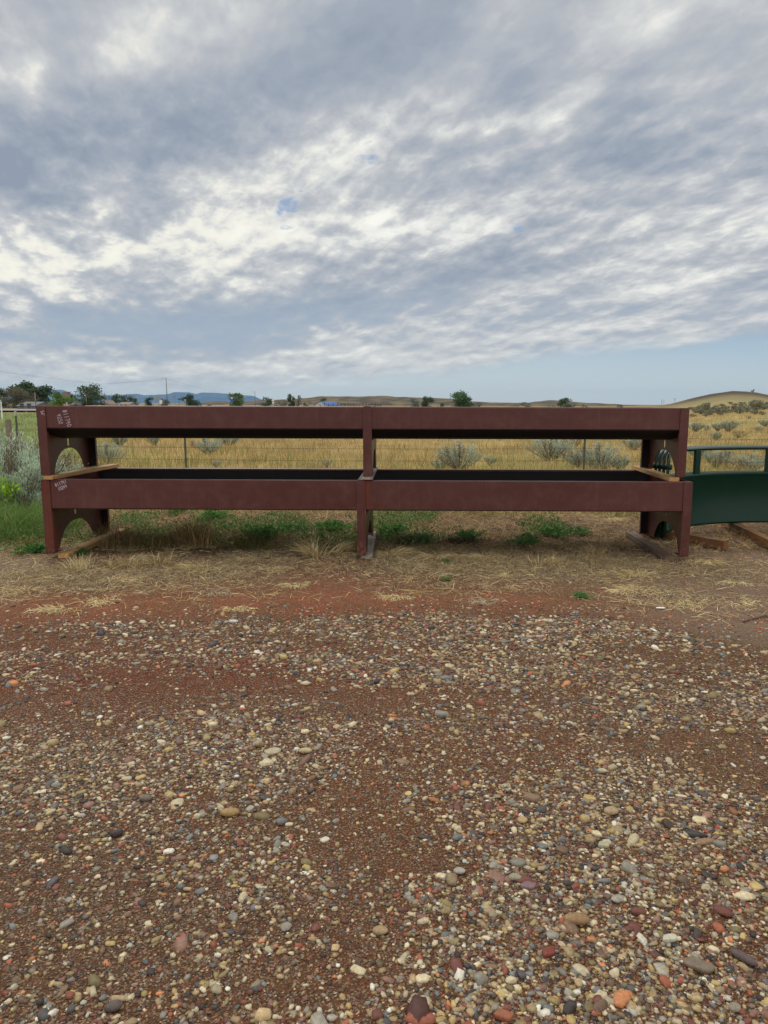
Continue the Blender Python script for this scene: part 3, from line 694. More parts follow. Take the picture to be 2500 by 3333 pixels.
def trough(name, loc, rz, H, Wd, face, drop, x0, x1, xc, mat, arch, label):
    """steel feed bunk: folded pan on three channel-edged frames with arched end plates"""
    root = empty(name, loc, rz); fl = 0.082
    prof = [(0.045, H-0.022), (0.045, H-0.004), (0.036, H), (0.006, H), (0, H-0.008), (0, H-face+0.006), (0.008, H-face),
            (Wd*0.24, H-face-drop*0.72), (Wd*0.42, H-face-drop), (Wd*0.58, H-face-drop), (Wd*0.76, H-face-drop*0.72),
            (Wd-0.008, H-face), (Wd, H-face+0.006), (Wd, H-0.008), (Wd-0.006, H), (Wd-0.036, H), (Wd-0.045, H-0.004), (Wd-0.045, H-0.022)]
    inn = offset_path(prof, 0.005)
    def sweep(path_a, path_b, mat_, nm, xa, xb, par):
        a = [(p[0], p[1]) for p in path_a]; b = [(p[0], p[1]) for p in path_b]; n = len(a); V_ = []; Fq = []
        NX = 60; xsn = np.linspace(xa, xb, NX)
        for x in xsn:
            wob = 0.0016*math.sin(x*2.3+H)+0.001*math.sin(x*7.1)
            V_ += [(x, p[0]+wob, p[1]) for p in a]+[(x, p[0]+wob, p[1]) for p in b]
        for i in range(NX-1):
            o_ = i*2*n; q_ = (i+1)*2*n
            for k in range(n-1):
                Fq += [(o_+k, o_+k+1, q_+k+1, q_+k), (o_+n+k, q_+n+k, q_+n+k+1, o_+n+k+1)]
            Fq += [(o_, q_, q_+n, o_+n), (o_+n-1, o_+2*n-1, q_+2*n-1, q_+n-1)]
        e = (NX-1)*2*n
        for k in range(n-1): Fq += [(k, n+k, n+k+1, k+1), (e+k, e+k+1, e+n+k+1, e+n+k)]
        return np_mesh(nm, V_, [np.array(Fq)], mat_, parent=par)
    pan = sweep(prof, inn, mat, 'pan', x0+0.006, x1-0.006, root)
    bot = prof[6:12]; sweep([(p[0], p[1]-0.0045) for p in bot], [(p[0], p[1]-0.0015) for p in bot], M_INNER_SHADE, 'underside_shade', x0+0.012, x1-0.012, pan)  # near-black skin that puts the shade under the pan into its colour
    lin_path = [(p[0], p[1]) for p in offset_path(prof, 0.0062)][1:-1]; lin2 = [(p[0], p[1]) for p in offset_path(prof, 0.0085)][1:-1]
    lin_path = [(0.0062, H-0.03)]+[p for p in lin_path if p[1] < H-0.03]+[(Wd-0.0062, H-0.03)]; lin2 = lin2[-len(lin_path)-4:][:0] or [(p[0]+(0.0022 if p[0] < Wd/2 else -0.0022), p[1]+0.0022) for p in lin_path]
    sweep(lin_path, lin2, M_INNER_SHADE, 'inner_wall_skin', x0+0.012, x1-0.012, pan)  # near-black skin over the inner walls
    ac, aw, ah = arch
    for kind, xa, xb in (('L', x0, x0+fl), ('C', xc-fl/2, xc+fl/2), ('R', x1-fl, x1)):
        fr = empty('end_frame' if kind != 'C' else 'centre_frame', (0, 0, 0)); fr.parent = root
        px_ = {'L': (xa, xa+0.006), 'C': (xb-0.0065, xb-0.0005), 'R': (xb-0.006, xb)}[kind]
        if kind != 'C':
            arch_plate('arch_plate', Wd, H-0.004, H-face-drop, ac, aw, ah, px_[0], px_[1], mat, fr)
        else:
            arch_plate('arch_plate', Wd, H-face-drop-0.003, H-face-drop, ac, aw, ah, px_[0], px_[1], mat, fr, slot=False)
        for near in (True, False):
            lg = MB(); y0, y1 = (-0.010, -0.002) if near else (Wd+0.002, Wd+0.010)
            if kind == 'C':
                zt = H+0.006
                poly = [(xa, 0), (xb, 0), (xb, zt-0.018), (xb-0.016, zt), (xa+0.016, zt), (xa, zt-0.018)]
                lg.prism(poly, 'y', y0-0.004, y1)
            else:
                lg.prism([(xa-(0.001 if kind == 'L' else 0), 0), (xb, 0), (xb, H-0.001), (xa-(0.001 if kind == 'L' else 0), H-0.001)], 'y', y0, y1)
            # return lip down the inner edge gives the channel its depth
            dy = 0.030; xi = xb if kind == 'L' else xa
            s_ = -1 if kind == 'L' else 1
            yy0, yy1 = (y1, y1+dy) if near else (y0-dy, y0)
            lg.box(min(xi, xi+s_*0.004), max(xi, xi+s_*0.004), yy0, yy1, 0.0, H-face-drop*0.2-0.01)
            lg.build('leg', mat, fr, bevel=0.0025)
            if not near:
                sk = MB(); sk.box(xa+0.001, xb-0.001, y0-0.003, y0-0.001, 0.003, H-face-0.004); sk.build('leg_inner_shade', M_INNER_SHADE, fr)  # dark skin painting the shade inside the far leg
            sh = MB(); yb0 = 0.004 if near else Wd-0.17
            sh.box(xa+0.007, xb-0.008, yb0, yb0+0.16, 0.001, 0.007); sh.build('foot_plate', mat, fr, bevel=0.001)
        if kind == 'C':
            cap = MB(); cap.prism([(xa+0.004, H+0.0015), (xb-0.004, H+0.0015), (xb-0.018, H+0.0085), (xa+0.018, H+0.0085)], 'y', -0.001, Wd+0.001)
            cap.build('top_strap', mat, fr, bevel=0.001)
    tag(root, label, 'feed trough', 'stacked brown steel feed troughs')
    return root

# upper trough
x0u, x1u = at(120, 1400, 6.55).x, at(2249, 1400, 6.55).x
D0 = 6.6
up = trough('feed_trough', (0, D0, 0.785), R(0.45), 0.645, 1.03, 0.205, 0.105, x0u, x1u, at(1195, 1400, 6.55).x, M_PAINT_U, (0.56, 0.325, 0.225),
            'upper brown steel feed trough, resting on boards laid across the trough below')
lo = trough('feed_trough', (0, D0-0.01, 0.032), R(-0.45), 0.716, 1.22, 0.282, 0.055, at(139, 1600, 6.63).x, at(2245, 1600, 6.63).x, at(1176.5, 1600, 6.63).x,
            M_PAINT_L, (0.61, 0.37, 0.235), 'lower brown steel feed trough with rust runs, standing on boards on the ground')
def chx(px, py, o, D=D0):
    p = at(px, py, D-0.01); q = o.matrix_basis.inverted() @ p; return q.x, q.z
a_ = chx(206, 1336, up); chalk('#11740', a_[0], a_[1], 0.040, R(-76), -0.0026, up, 0.66)
a_ = chx(188, 1349, up); chalk('4252', a_[0], a_[1], 0.036, R(-80), -0.0026, up, 0.66)
a_ = chx(136, 1338, up); chalk("36'", a_[0], a_[1], 0.028, R(-72), -0.0112, up, 0.66)
a_ = chx(177, 1586, lo); chalk('#11741', a_[0], a_[1], 0.032, R(20), -0.0026, lo, 0.62)
a_ = chx(187, 1599, lo); chalk('10249', a_[0], a_[1], 0.030, R(22), -0.0026, lo, 0.62)

# ------------------------------------------------------------------ boards under the troughs
M_WOOD_Y = wood('pine_board', lin(196, 154, 98), lin(150, 106, 62))
M_WOOD_G = wood('weathered_board', lin(166, 158, 148), lin(120, 104, 88))
M_WOOD_B = wood('stained_board', lin(126, 98, 76), lin(70, 58, 52))
M_WOOD_D = wood('creosote_timber', lin(138, 92, 48), lin(92, 62, 40))
def board(name, p0, p1, wd, th, mat, label, cat='board', group=None):
    """p0, p1 centres of the underside ends"""
    p0, p1 = Vector(p0), Vector(p1); d = p1-p0; L = d.length
    root = MB(); n = 14; V_ = []
    rr = random.Random(int(L*1000))
    vs = []; fs = []
    for i in range(n+1):
        t = i/n; w2 = wd/2*(1+rr.uniform(-.02, .02))
        y = t*L; sag = rr.uniform(-.0008, .0008)
        vs += [(-w2, y, sag), (w2, y, sag), (w2-0.003, y, th+sag), (-w2+0.003, y, th+sag)]
    for i in range(n):
        b = i*4
        for k in range(4): fs.append((b+k, b+(k+1)%4, b+4+(k+1)%4, b+4+k))
    fs += [(0, 3, 2, 1), (n*4, n*4+1, n*4+2, n*4+3)]
    root.add(vs, fs)
    o = root.build(name, mat, loc=p0, bevel=0.0)
    o.rotation_euler = (math.asin(max(-1, min(1, d.z/L))), 0, math.atan2(-d.x, d.y))
    return tag(o, label, cat, group)
zb = 0.032+0.716+0.001; th_u = 0.785-zb-0.001
yn, yfa = D0-0.06, D0+1.27
def bx_(px, Y): return at(px, 1550, Y).x
xl, xr, xm = x0u+0.06, x1u-0.075, at(1193, 1550, 6.55).x
GB = 'boards between the two troughs'
board('wood_board', (xl+0.005, yn+0.02, zb+0.001), (xl+0.085, yfa+0.02, zb+0.001), 0.092, th_u, M_WOOD_Y, 'weathered tan board wedged under the left end of the upper trough', 'board', GB)
board('wood_board', (xm, yn+0.03, zb+0.009), (xm-0.01, yfa-0.03, zb+0.009), 0.115, th_u-0.010, M_WOOD_G, 'splintered grey board under the middle leg of the upper trough', 'board', GB)
board('wood_board', (xr-0.035, yn+0.05, zb+0.001), (xr+0.015, yfa+0.02, zb+0.001), 0.095, th_u, M_WOOD_Y, 'yellow brown pine board under the right end of the upper trough', 'board', GB)
GG = 'boards on the ground under the lower trough'
board('wood_board', (xl+0.058, D0+0.03, -0.016), (xl+0.085, yfa+0.10, -0.010), 0.105, 0.046, M_WOOD_Y, 'tan board lying on the ground under the left legs of the lower trough', 'board', GG)
board('wood_board', (at(1178, 1800, 6.6).x+0.045, D0+0.02, -0.006), (at(1178, 1800, 6.6).x+0.02, yfa+0.02, -0.002), 0.115, 0.036, M_WOOD_G, 'pale grey board lying on the ground under the middle legs of the lower trough', 'board', GG)
board('wood_board', (xr-0.030, D0-0.01, -0.016), (xr-0.005, yfa+0.06, -0.012), 0.105, 0.046, M_WOOD_B, 'dark weathered board lying on the ground under the right legs of the lower trough', 'board', GG)
board('timber_block', (3.235, 7.10, 0.0), (2.66, 7.95, 0.0), 0.09, 0.088, M_WOOD_D, 'square brown timber with grey sawn end poking out beside the right end of the troughs', 'timber', 'timbers under the green feeder panels')
board('timber_block', (3.70, 6.85, 0.0), (3.86, 8.55, 0.0), 0.09, 0.088, M_WOOD_D, 'orange brown timber under the green panels at the right edge of the photo', 'timber', 'timbers under the green feeder panels')

# ------------------------------------------------------------------ nested green feeder panels
m_, t_, b_ = newmat('green_enamel'); co_ = t_.new('ShaderNodeTexCoord').outputs['Object']
t_.l.new(t_.mix(t_.noise(co_, 2.0, 5, 0.6), lin(2, 38, 26), lin(6, 50, 36)), b_.inputs['Base Color'])
b_.inputs['Roughness'].default_value = 0.42; b_.inputs['Specular IOR Level'].default_value = 0.25
bp_ = t_.new('ShaderNodeBump'); bp_.inputs['Strength'].default_value = 0.25; bp_.inputs['Distance'].default_value = 0.01
t_.l.new(t_.noise(co_, 3.0, 3), bp_.inputs['Height']); t_.l.new(bp_.outputs[0], b_.inputs['Normal'])
M_GREEN = m_
M_RAIL = simple('green_rail', lin(8, 44, 34), 0.22)
CXF, CYF = 4.15, 6.45
def arcp(Rr, a, z): return (CXF+Rr*math.sin(a), CYF+Rr*math.cos(a), z)
def feeder_panel(Rr, a0, a1, label, first):
    root = empty('feeder_panel', arcp(Rr, (a0+a1)/2, 0.09)); org = Vector(root.location)
    def L(p): return Vector(p)-org
    n = 44; A = [a0+(a1-a0)*i/n for i in range(n+1)]
    # curved sheet with rolled top and bottom beads
    prof = [(0, 0.0), (-0.012, 0.006), (-0.012, 0.026), (0, 0.036), (0, 0.55), (-0.010, 0.566), (-0.014, 0.582), (-0.006, 0.592), (0.022, 0.592), (0.026, 0.580), (0.026, 0.56)]
    V_ = []; Fq = []; k = len(prof)
    for a in A:
        for (dr, z) in prof: V_.append(tuple(L(arcp(Rr+dr, a, 0.095+z))))
    for i in range(n):
        for j in range(k-1): Fq.append((i*k+j, i*k+j+1, (i+1)*k+j+1, (i+1)*k+j))
    me_o = np_mesh('sheet', V_, [np.array(Fq)], M_GREEN, smooth=True, parent=root)
    md = me_o.modifiers.new('thickness', 'SOLIDIFY'); md.thickness = 0.0025
    tb = MB(); zt = 0.968; rb = 0.10
    def endp(a, s):
        q = []
        for i in range(7):
            th = math.pi/2*i/6
            q.append((a+s*(-rb/Rr)*(1-math.sin(th)), zt-rb*(1-math.cos(math.pi/2-th)) if False else zt-rb+rb*math.sin(th+0)*1.0))
        return q
    pts = []
    for i in range(8):
        th = math.pi/2*i/7
        pts.append(L(arcp(Rr+0.015, a0+(rb/Rr)*(1-math.cos(th)), zt-rb+rb*math.sin(th))))
    pts = [L(arcp(Rr+0.015, a0, 0.0)), L(arcp(Rr+0.015, a0, 0.5))]+pts
    for a in A:
        if a0+rb/Rr*1.2 < a < a1-rb/Rr*1.2: pts.append(L(arcp(Rr+0.015, a, zt)))
    for i in range(8):
        th = math.pi/2*(1-i/7)
        pts.append(L(arcp(Rr+0.015, a1-(rb/Rr)*(1-math.cos(th)), zt-rb+rb*math.sin(th))))
    pts += [L(arcp(Rr+0.015, a1, 0.5)), L(arcp(Rr+0.015, a1, 0.0))]
    tb.tube(pts, 0.021, 10); tb.build('top_rail', M_RAIL, root, smooth=True)
    for i, sl_ in enumerate(POSTS):
        # the posts of nested panels stand in line
        a = 0.0
        for _ in range(12): a = math.asin(max(-1, min(1, (sl_*(CYF+Rr*math.cos(a))-CXF)/Rr)))
        if a0 < a < a1:
            p = MB(); wdt = 0.042 if i == 0 else 0.022
            cpt = Vector(arcp(Rr+0.012, a, 0)); u = Vector((math.cos(a), -math.sin(a), 0)); v_ = Vector((math.sin(a), math.cos(a), 0))
            q = [cpt-u*wdt-v_*0.016, cpt+u*wdt-v_*0.016, cpt+u*wdt+v_*0.016, cpt-u*wdt+v_*0.016]
            p.prism([(c_.x-org.x, c_.y-org.y) for c_ in q], 'z', 0.62-org.z+0.05, 0.958-org.z); p.build('post', M_GREEN, root, bevel=0.003)
    cl = MB(); c0 = Vector(arcp(Rr+0.015, a0+0.005, 0.80)); cl.tube([L(c0+Vector((-0.035, 0.01, 0))), L(c0+Vector((0.035, -0.005, 0)))], 0.030, 10); cl.build('pin_collar', M_GREEN, root, smooth=True)
    tag(root, label, 'feeder panel', 'nested green feeder panels')
apost = at(2272, 1500, 7.85); POSTS = [apost.x/apost.y]
ap2 = at(2499, 1500, 8.2); POSTS.append(ap2.x/ap2.y); POSTS.append(0.60)
feeder_panel(1.75, R(-52.5), R(53), 'green curved steel feeder panel, the frontmost of the nested set', True)
feeder_panel(1.805, R(-51.5), R(52), 'green curved feeder panel, second in the nested set behind the front one', False)
feeder_panel(1.86, R(-50.5), R(51), 'green curved feeder panel, third in the nested set from the front', False)
feeder_panel(1.915, R(-49.5), R(50), 'green curved feeder panel at the back of the nested set', False)

# ------------------------------------------------------------------ barbed wire fence
M_WIRE = simple('rusty_wire', lin(88, 76, 66), 0.7, 0.3)
M_TPOST = simple('green_steel_post', lin(74, 82, 70), 0.6)
M_TTOP = simple('white_paint', lin(160, 164, 162), 0.6)
M_POSTW = simple('weathered_post', lin(120, 108, 94), 0.9, bump=0.5, bscale=25)
FY = 14.6
def fx(px, Y=FY): return at(px, 1500, Y).x
fence = empty('wire_fence', (0, FY, 0))
tposts = [fx(55, 15.6), fx(605), fx(1901), 10.2, 14.4]
pY = [15.7, FY, FY, FY-0.1, FY-0.2]
tposts = [-14.2]+tposts+[18.8]; pY = [15.8]+pY+[FY-.3]
for x, yv in zip(tposts, pY):
    z0 = gzf(x, yv); p = MB()
    p.box(-0.022, 0.022, -0.003, 0.003, -0.3, 1.28).box(-0.003, 0.003, 0.003, 0.030, -0.3, 1.28)
    for k in range(22): p.box(-0.006, 0.006, -0.010, -0.003, 0.05+k*0.055, 0.075+k*0.055)
    o = p.build('steel_post', M_TPOST, fence, loc=(x, yv-FY, z0))
    q = MB(); q.box(-0.023, 0.023, -0.0115, -0.0035, 1.17, 1.275).build('painted_tip', M_TTOP, o)
wp = at(28, 1400, 15.4); p = MB(); p.tube([(0, 0, -0.2), (0.01, 0, 0.5), (0, 0.01, 1.09)], [0.075, 0.07, 0.06], 10).build('wooden_post', M_POSTW, fence, loc=(wp.x, 15.4-FY, gzf(wp.x, 15.4)))
for hz, sagk in ((0.31, .02), (0.56, .02), (0.86, .10)):
    pts = []; wr = MB()
    for i in range(len(tposts)-1):
        xa, xb, ya_, yb_ = tposts[i], tposts[i+1], pY[i], pY[i+1]
        za, zb_ = gzf(xa, ya_)+hz, gzf(xb, yb_)+hz
        for k in range(10):
            t = k/10; pts.append((xa+(xb-xa)*t, ya_+(yb_-ya_)*t-FY-0.014, za+(zb_-za)*t-sagk*4*t*(1-t)))
    wr.tube(pts, 0.0028, 5)
    P_ = np.array(pts); d = np.concatenate([[0], np.cumsum(np.linalg.norm(np.diff(P_, axis=0), axis=1))])
    for s in np.arange(0.1, d[-1], 0.13):
        c = Vector([np.interp(s, d, P_[:, k]) for k in range(3)]); r = random.random
        for q in range(2):
            v = Vector((r()-.5, r()-.5, r()-.5)).normalized()*0.014; wr.tube([c-v, c+v], 0.0022, 3, caps=False)
    wr.build('barbed_wire', M_WIRE, fence)
tag(fence, 'barbed wire fence on thin steel posts crossing the dry grass behind the troughs', 'fence')

# ================================================================== gravel
def ico(sub):
    import bmesh
    bm = bmesh.new(); bmesh.ops.create_icosphere(bm, subdivisions=sub, radius=1.0)
    v = np.array([q.co[:] for q in bm.verts]); f = np.array([[q.index for q in fc.verts] for fc in bm.faces]); bm.free(); return v, f
OCT_V = np.array([(1,0,0),(0,1,0),(-1,0,0),(0,-1,0),(0,0,1)], float); OCT_F = np.array([(0,1,4),(1,2,4),(2,3,4),(3,0,4)])
PAL = [lin(206, 190, 154), lin(178, 152, 112), lin(152, 144, 128), lin(124, 124, 120), lin(84, 80, 78), lin(158, 88, 62), lin(114, 66, 54),
       lin(196, 128, 82), lin(146, 128, 84), lin(224, 216, 196), lin(126, 100, 76), lin(142, 106, 88), lin(62, 52, 48), lin(186, 160, 104)]
PW = [16, 18, 12, 7, 7, 5.5, 7, 2.2, 11, 3.5, 15, 9, 7, 8]
def stones_mesh(P, rad, base, rnd, sink=0.38, flat=(0.26, 0.58), col=None):
    bv, bf = base; n = len(P); m_ = len(bv)
    ax = rad[:, None]*np.stack([rnd.uniform(0.9, 1.55, n), rnd.uniform(0.65, 1.0, n), rnd.uniform(flat[0], flat[1], n)], -1)
    V_ = bv[None]*(1+rnd.normal(size=(n, m_, 1))*0.13)
    # pull some stones towards boxy broken shapes
    bxy = (rnd.random(n) < 0.5)[:, None, None]; Vb = np.sign(V_)*np.abs(V_)**0.62*0.88
    V_ = np.where(bxy, Vb, V_)*ax[:, None, :]
    a = rnd.uniform(0, 2*math.pi, n); tl = rnd.normal(size=n)*0.22
    ct, st = np.cos(tl)[:, None], np.sin(tl)[:, None]
    x, y, z = V_[..., 0], V_[..., 1], V_[..., 2]
    x, z = x*ct-z*st, x*st+z*ct
    c, s = np.cos(a)[:, None], np.sin(a)[:, None]
    V_ = np.stack([x*c-y*s, x*s+y*c, z], -1)+P[:, None, :]; V_[..., 2] += (ax[:, 2]*(1-2*sink))[:, None]*0.9
    F_ = bf[None]+(np.arange(n)*m_)[:, None, None]
    return V_.reshape(-1, 3), F_.reshape(-1, bf.shape[1]), np.repeat(col, m_, 0)
def scatter(n, y0, y1, rmed, rsig, rmax, margin=0.35, power=1.0, mind=0.0):
    y = y0+(y1-y0)*rng.random(n)**power
    hw = 0.50*(y+0.2)+margin; x = -0.04*y+(rng.random(n)*2-1)*hw*1.13
    g = gravel_amt(x, y)
    keep = rng.random(n) < np.clip(g, mind*(1-ss(y-yb(x), -0.1, 0.1)), 1)
    x, y = x[keep], y[keep]
    r_ = np.minimum(rmed*np.exp(rng.normal(size=len(x))*rsig), rmax)
    z = gz(x, y)
    return np.stack([x, y, z], -1), r_
Vs, Fs, Cs = [], [], []; off = 0
i1, i2 = ico(1), ico(2)
GRIT = [lin(124, 96, 70), lin(128, 88, 64), lin(98, 76, 58), lin(154, 128, 96), lin(182, 164, 130), lin(112, 104, 94), lin(146, 88, 62)]
def addst(P, r_, base, pal=None, pw=None, **kw):
    global off
    c = pick(pal or PAL, len(P), pw or PW, 0.22)*0.70
    V_, F_, C_ = stones_mesh(P, r_, base, rng, col=c, **kw)
    Vs.append(V_); Fs.append(F_+off); Cs.append(C_); off += len(V_)
P, r_ = scatter(5200, 1.15, 5.0, 0.0100, 0.42, 0.028, power=0.9); addst(P, r_, i2)
P, r_ = scatter(10500, 3.0, 5.05, 0.0118, 0.34, 0.027, power=0.8); addst(P, r_, i1)
P, r_ = scatter(900, 1.15, 2.6, 0.0115, 0.32, 0.026); addst(P, r_, i2)
P, r_ = scatter(56000, 1.15, 5.0, 0.0068, 0.30, 0.014, power=0.95); addst(P, r_, i1)
P, r_ = scatter(18000, 1.15, 3.0, 0.0062, 0.3, 0.012, mind=0.25); addst(P, r_, i1)
P, r_ = scatter(90000, 1.15, 3.4, 0.0032, 0.3, 0.006, mind=0.75); addst(P, r_, (OCT_V, OCT_F), pal=GRIT, pw=[8, 6, 7, 5, 2.4, 4, 2.5], sink=0.1)
P, r_ = scatter(60000, 3.0, 5.2, 0.0042, 0.3, 0.008, mind=0.4); addst(P, r_, (OCT_V, OCT_F), pal=GRIT, pw=[8, 6, 7, 5, 2.4, 4, 2.5], sink=0.1)
# stray pebbles and clods past the gravel
n = 9000; y = 4.4+rng.random(n)**1.3*3.0; x = (rng.random(n)*2-1)*4.4; P = np.stack([x, y, gz(x, y)], -1)
c = pick([lin(168, 92, 62), lin(140, 76, 54), lin(190, 175, 150), lin(120, 96, 80), lin(96, 76, 66)], n, [5, 5, 1, 3, 3], 0.15)
V_, F_, C_ = stones_mesh(P, np.minimum(0.0055*np.exp(rng.normal(size=n)*0.45), 0.02), i1, rng, col=c); Vs.append(V_); Fs.append(F_+off); Cs.append(C_); off += len(V_)
tri = np.concatenate([f for f in Fs])
o = np_mesh('gravel', np.concatenate(Vs), [tri], M_STONE, np.concatenate(Cs), smooth=True)
tag(o, 'loose river gravel of mixed cream, grey and rust pebbles over brown dirt in the foreground', 'gravel', kind='stuff')

# stones large or odd enough to point at
i3 = ico(3)
STN = [  # px, py, width px, depth ratio, height ratio, angle, colour, boxy, label
    (748, 2641, 62, .62, .40, 5, lin(168, 136, 86), 0, 'ochre oval stone lying alone on the left half of the gravel'),
    (1877, 2995, 86, .50, .38, -6, lin(156, 122, 84), 0, 'long mottled brown oval cobble in the lower right gravel'),
    (2275, 3140, 100, .52, .22, -32, lin(126, 110, 92), 1, 'flat grey brown angular slab near the lower right corner'),
    (1785, 3100, 52, .75, .4, 20, lin(128, 56, 42), 1, 'dark red angular rock at the lower right'),
    (2180, 3052, 54, .55, .35, 8, lin(206, 200, 178), 1, 'pale cream broken stone just above the grey slab'),
    (2420, 3115, 92, .34, .3, -45, lin(98, 82, 78), 0, 'long curved purplish grey stone near the right edge'),
    (476, 2598, 42, .62, .5, 10, lin(116, 104, 92), 0, 'round dark grey stone left of the ochre oval stone'),
    (1720, 2882, 50, .72, .35, -15, lin(134, 106, 108), 1, 'mauve angular stone in the right half of the gravel'),
    (1990, 2640, 50, .8, .45, 15, lin(176, 150, 116), 0, 'smooth tan cobble on the right near the bare track'),
    (1700, 2668, 36, .9, .4, 60, lin(186, 158, 112), 0, 'small egg shaped yellow tan stone in the right half of the gravel'),
    (1676, 2855, 44, .68, .45, 0, lin(158, 150, 124), 0, 'rounded olive grey stone beside the mauve angular stone'),
    (1966, 2750, 40, .8, .4, -10, lin(178, 172, 140), 1, 'light greenish cream blocky stone on the right'),
    (1960, 2508, 34, .55, .4, 0, lin(196, 184, 150), 0, 'flat cream pebble at the right, halfway up the gravel'),
    (370, 3275, 58, .66, .5, 15, lin(96, 84, 76), 0, 'dark brown lump of stone at the bottom left'),
    (1238, 3030, 52, .7, .4, -8, lin(170, 142, 106), 0, 'tan stone in the middle of the lower gravel'),
    (995, 2450, 44, .5, .4, 4, lin(196, 178, 134), 0, 'long pale yellow stone in the middle distance of the gravel'),
    (760, 2026, 30, .5, .4, 0, lin(218, 212, 200), 0, 'white pebble at the far edge of the gravel on the left'),
    (2392, 3275, 44, .8, .45, 20, lin(150, 136, 118), 0, 'round greyish tan stone in the lower right corner'),
    (1640, 3305, 64, .6, .4, -20, lin(160, 96, 66), 1, 'orange brown chunk at the bottom edge right of centre'),
    (1495, 2835, 40, .75, .35, 0, lin(168, 164, 150), 0, 'pale grey stone in the centre right gravel'),
]
for k, (px, py, wpx, dr, hr, an, c, boxy, lab) in enumerate(STN):
    p = gp(px, py, 0.008); dist = p.y*math.cos(PITCH)+1.45*math.sin(PITCH); rr = wpx/2300*dist/2
    r_ = np.random.default_rng(100+k); v, f = i3[0].copy(), i3[1]
    v *= (1+0.10*(fbm(v[:, 0]*1.4+k, v[:, 1]*1.4+v[:, 2], 200+k, 3)-0.5)[:, None]*2)
    if boxy: v = np.sign(v)*np.abs(v)**0.6*0.9; v[:, 0] += v[:, 1]*0.22
    v = v*np.array([rr, rr*dr, rr*hr]); a = R(an); v = np.stack([v[:, 0]*math.cos(a)-v[:, 1]*math.sin(a), v[:, 0]*math.sin(a)+v[:, 1]*math.cos(a), v[:, 2]], -1)
    o = np_mesh('stone', v, [f], M_STONE, np.tile(np.array(c)*0.72, (len(v), 1)), smooth=True, loc=(p.x, p.y, gzf(p.x, p.y)+0.004+rr*hr*0.55))
    tag(o, lab, 'stone', 'single stones that stand out in the gravel')

# ================================================================== dead grass and straw round the troughs
STR = [lin(214, 190, 134), lin(200, 172, 118), lin(180, 154, 110), lin(156, 132, 100), lin(120, 100, 82), lin(222, 204, 158)]
def litter(n, fx_, y0, y1, dens, pal, wts, H=(0.05, 0.16), W=0.0035, lean=(1.15, 1.55), xr=(-5, 5.2)):
    y = y0+(y1-y0)*rng.random(n); x = xr[0]+(xr[1]-xr[0])*rng.random(n)
    k = rng.random(n) < dens(x, y); x, y = x[k], y[k]; n = len(x)
    P = np.stack([x, y, gz(x, y)+0.001+rng.random(n)*0.012], -1)
    return blades(P, rng.uniform(H[0], H[1], n), W*rng.uniform(0.6, 1.4, n), rng.uniform(0, 2*math.pi, n), rng.uniform(lean[0], lean[1], n), pick(pal, n, wts, 0.14), 2, droop=0.25, cup=rng.uniform(-1, 1, n))
def merge(parts, name, mat, smooth=False):
    Vv, Qq, Tt, Cc = [], [], [], []; o_ = 0
    for V_, Q, Tn, C_ in parts:
        Vv.append(V_); Qq.append(Q+o_); Tt.append(Tn+o_); Cc.append(C_); o_ += len(V_)
    return np_mesh(name, np.concatenate(Vv), [np.concatenate(Qq), np.concatenate(Tt)], mat, np.concatenate(Cc), smooth=smooth)
def offb(x, y):
    m_ = np.ones_like(x)
    for bx in (xl+0.088, at(1178, 1800, 6.6).x+0.032, xr-0.038): m_ = m_*np.where((abs(x-bx) < 0.10) & (y > 6.45) & (y < 8.0), 0.04, 1.0)
    return m_
def d_straw(x, y):
    n1_ = fbm(x*1.3, y*2.2, 61, 4); n2_ = fbm(x*4, y*5, 63, 3)
    past = ss(y-yb(x), 0.0, 0.9)
    d = past*(0.06+0.40*ss(n1_, 0.40, 0.56)+0.75*ss(n1_, 0.44, 0.58)*ss(n2_, 0.42, 0.58))*(0.3+0.9*ss(fbm(x*7, y*8, 67, 2), 0.40, 0.6))
    d = d*(0.35+0.65*ss(y, 5.5, 6.4))
    d = d*(1-0.78*np.exp(-(((x+0.8)/1.0)**2+((y-5.75)/0.55)**2)))*(1-0.85*ss(x, 2.2, 2.9)*(1-ss(y, 6.7, 7.3))*0.8)
    d = d + 0.75*np.exp(-(((x-1.0)/1.4)**2+((y-6.3)/0.55)**2)) + 0.45*np.exp(-(((x+2.6)/1.2)**2+((y-5.9)/0.5)**2))
    d = d + 0.5*np.exp(-(((x-2.15)/0.5)**2+((y-5.35)/0.25)**2))*ss(n2_, 0.4, 0.55)
    return np.clip(d*offb(x, y), 0, 1)
def d_thatch(x, y): return offb(x, y)*ss(y, 6.9, 7.5)*(0.45+0.55*ss(fbm(x*1.2, y*1.6, 65, 3), 0.4, 0.6))
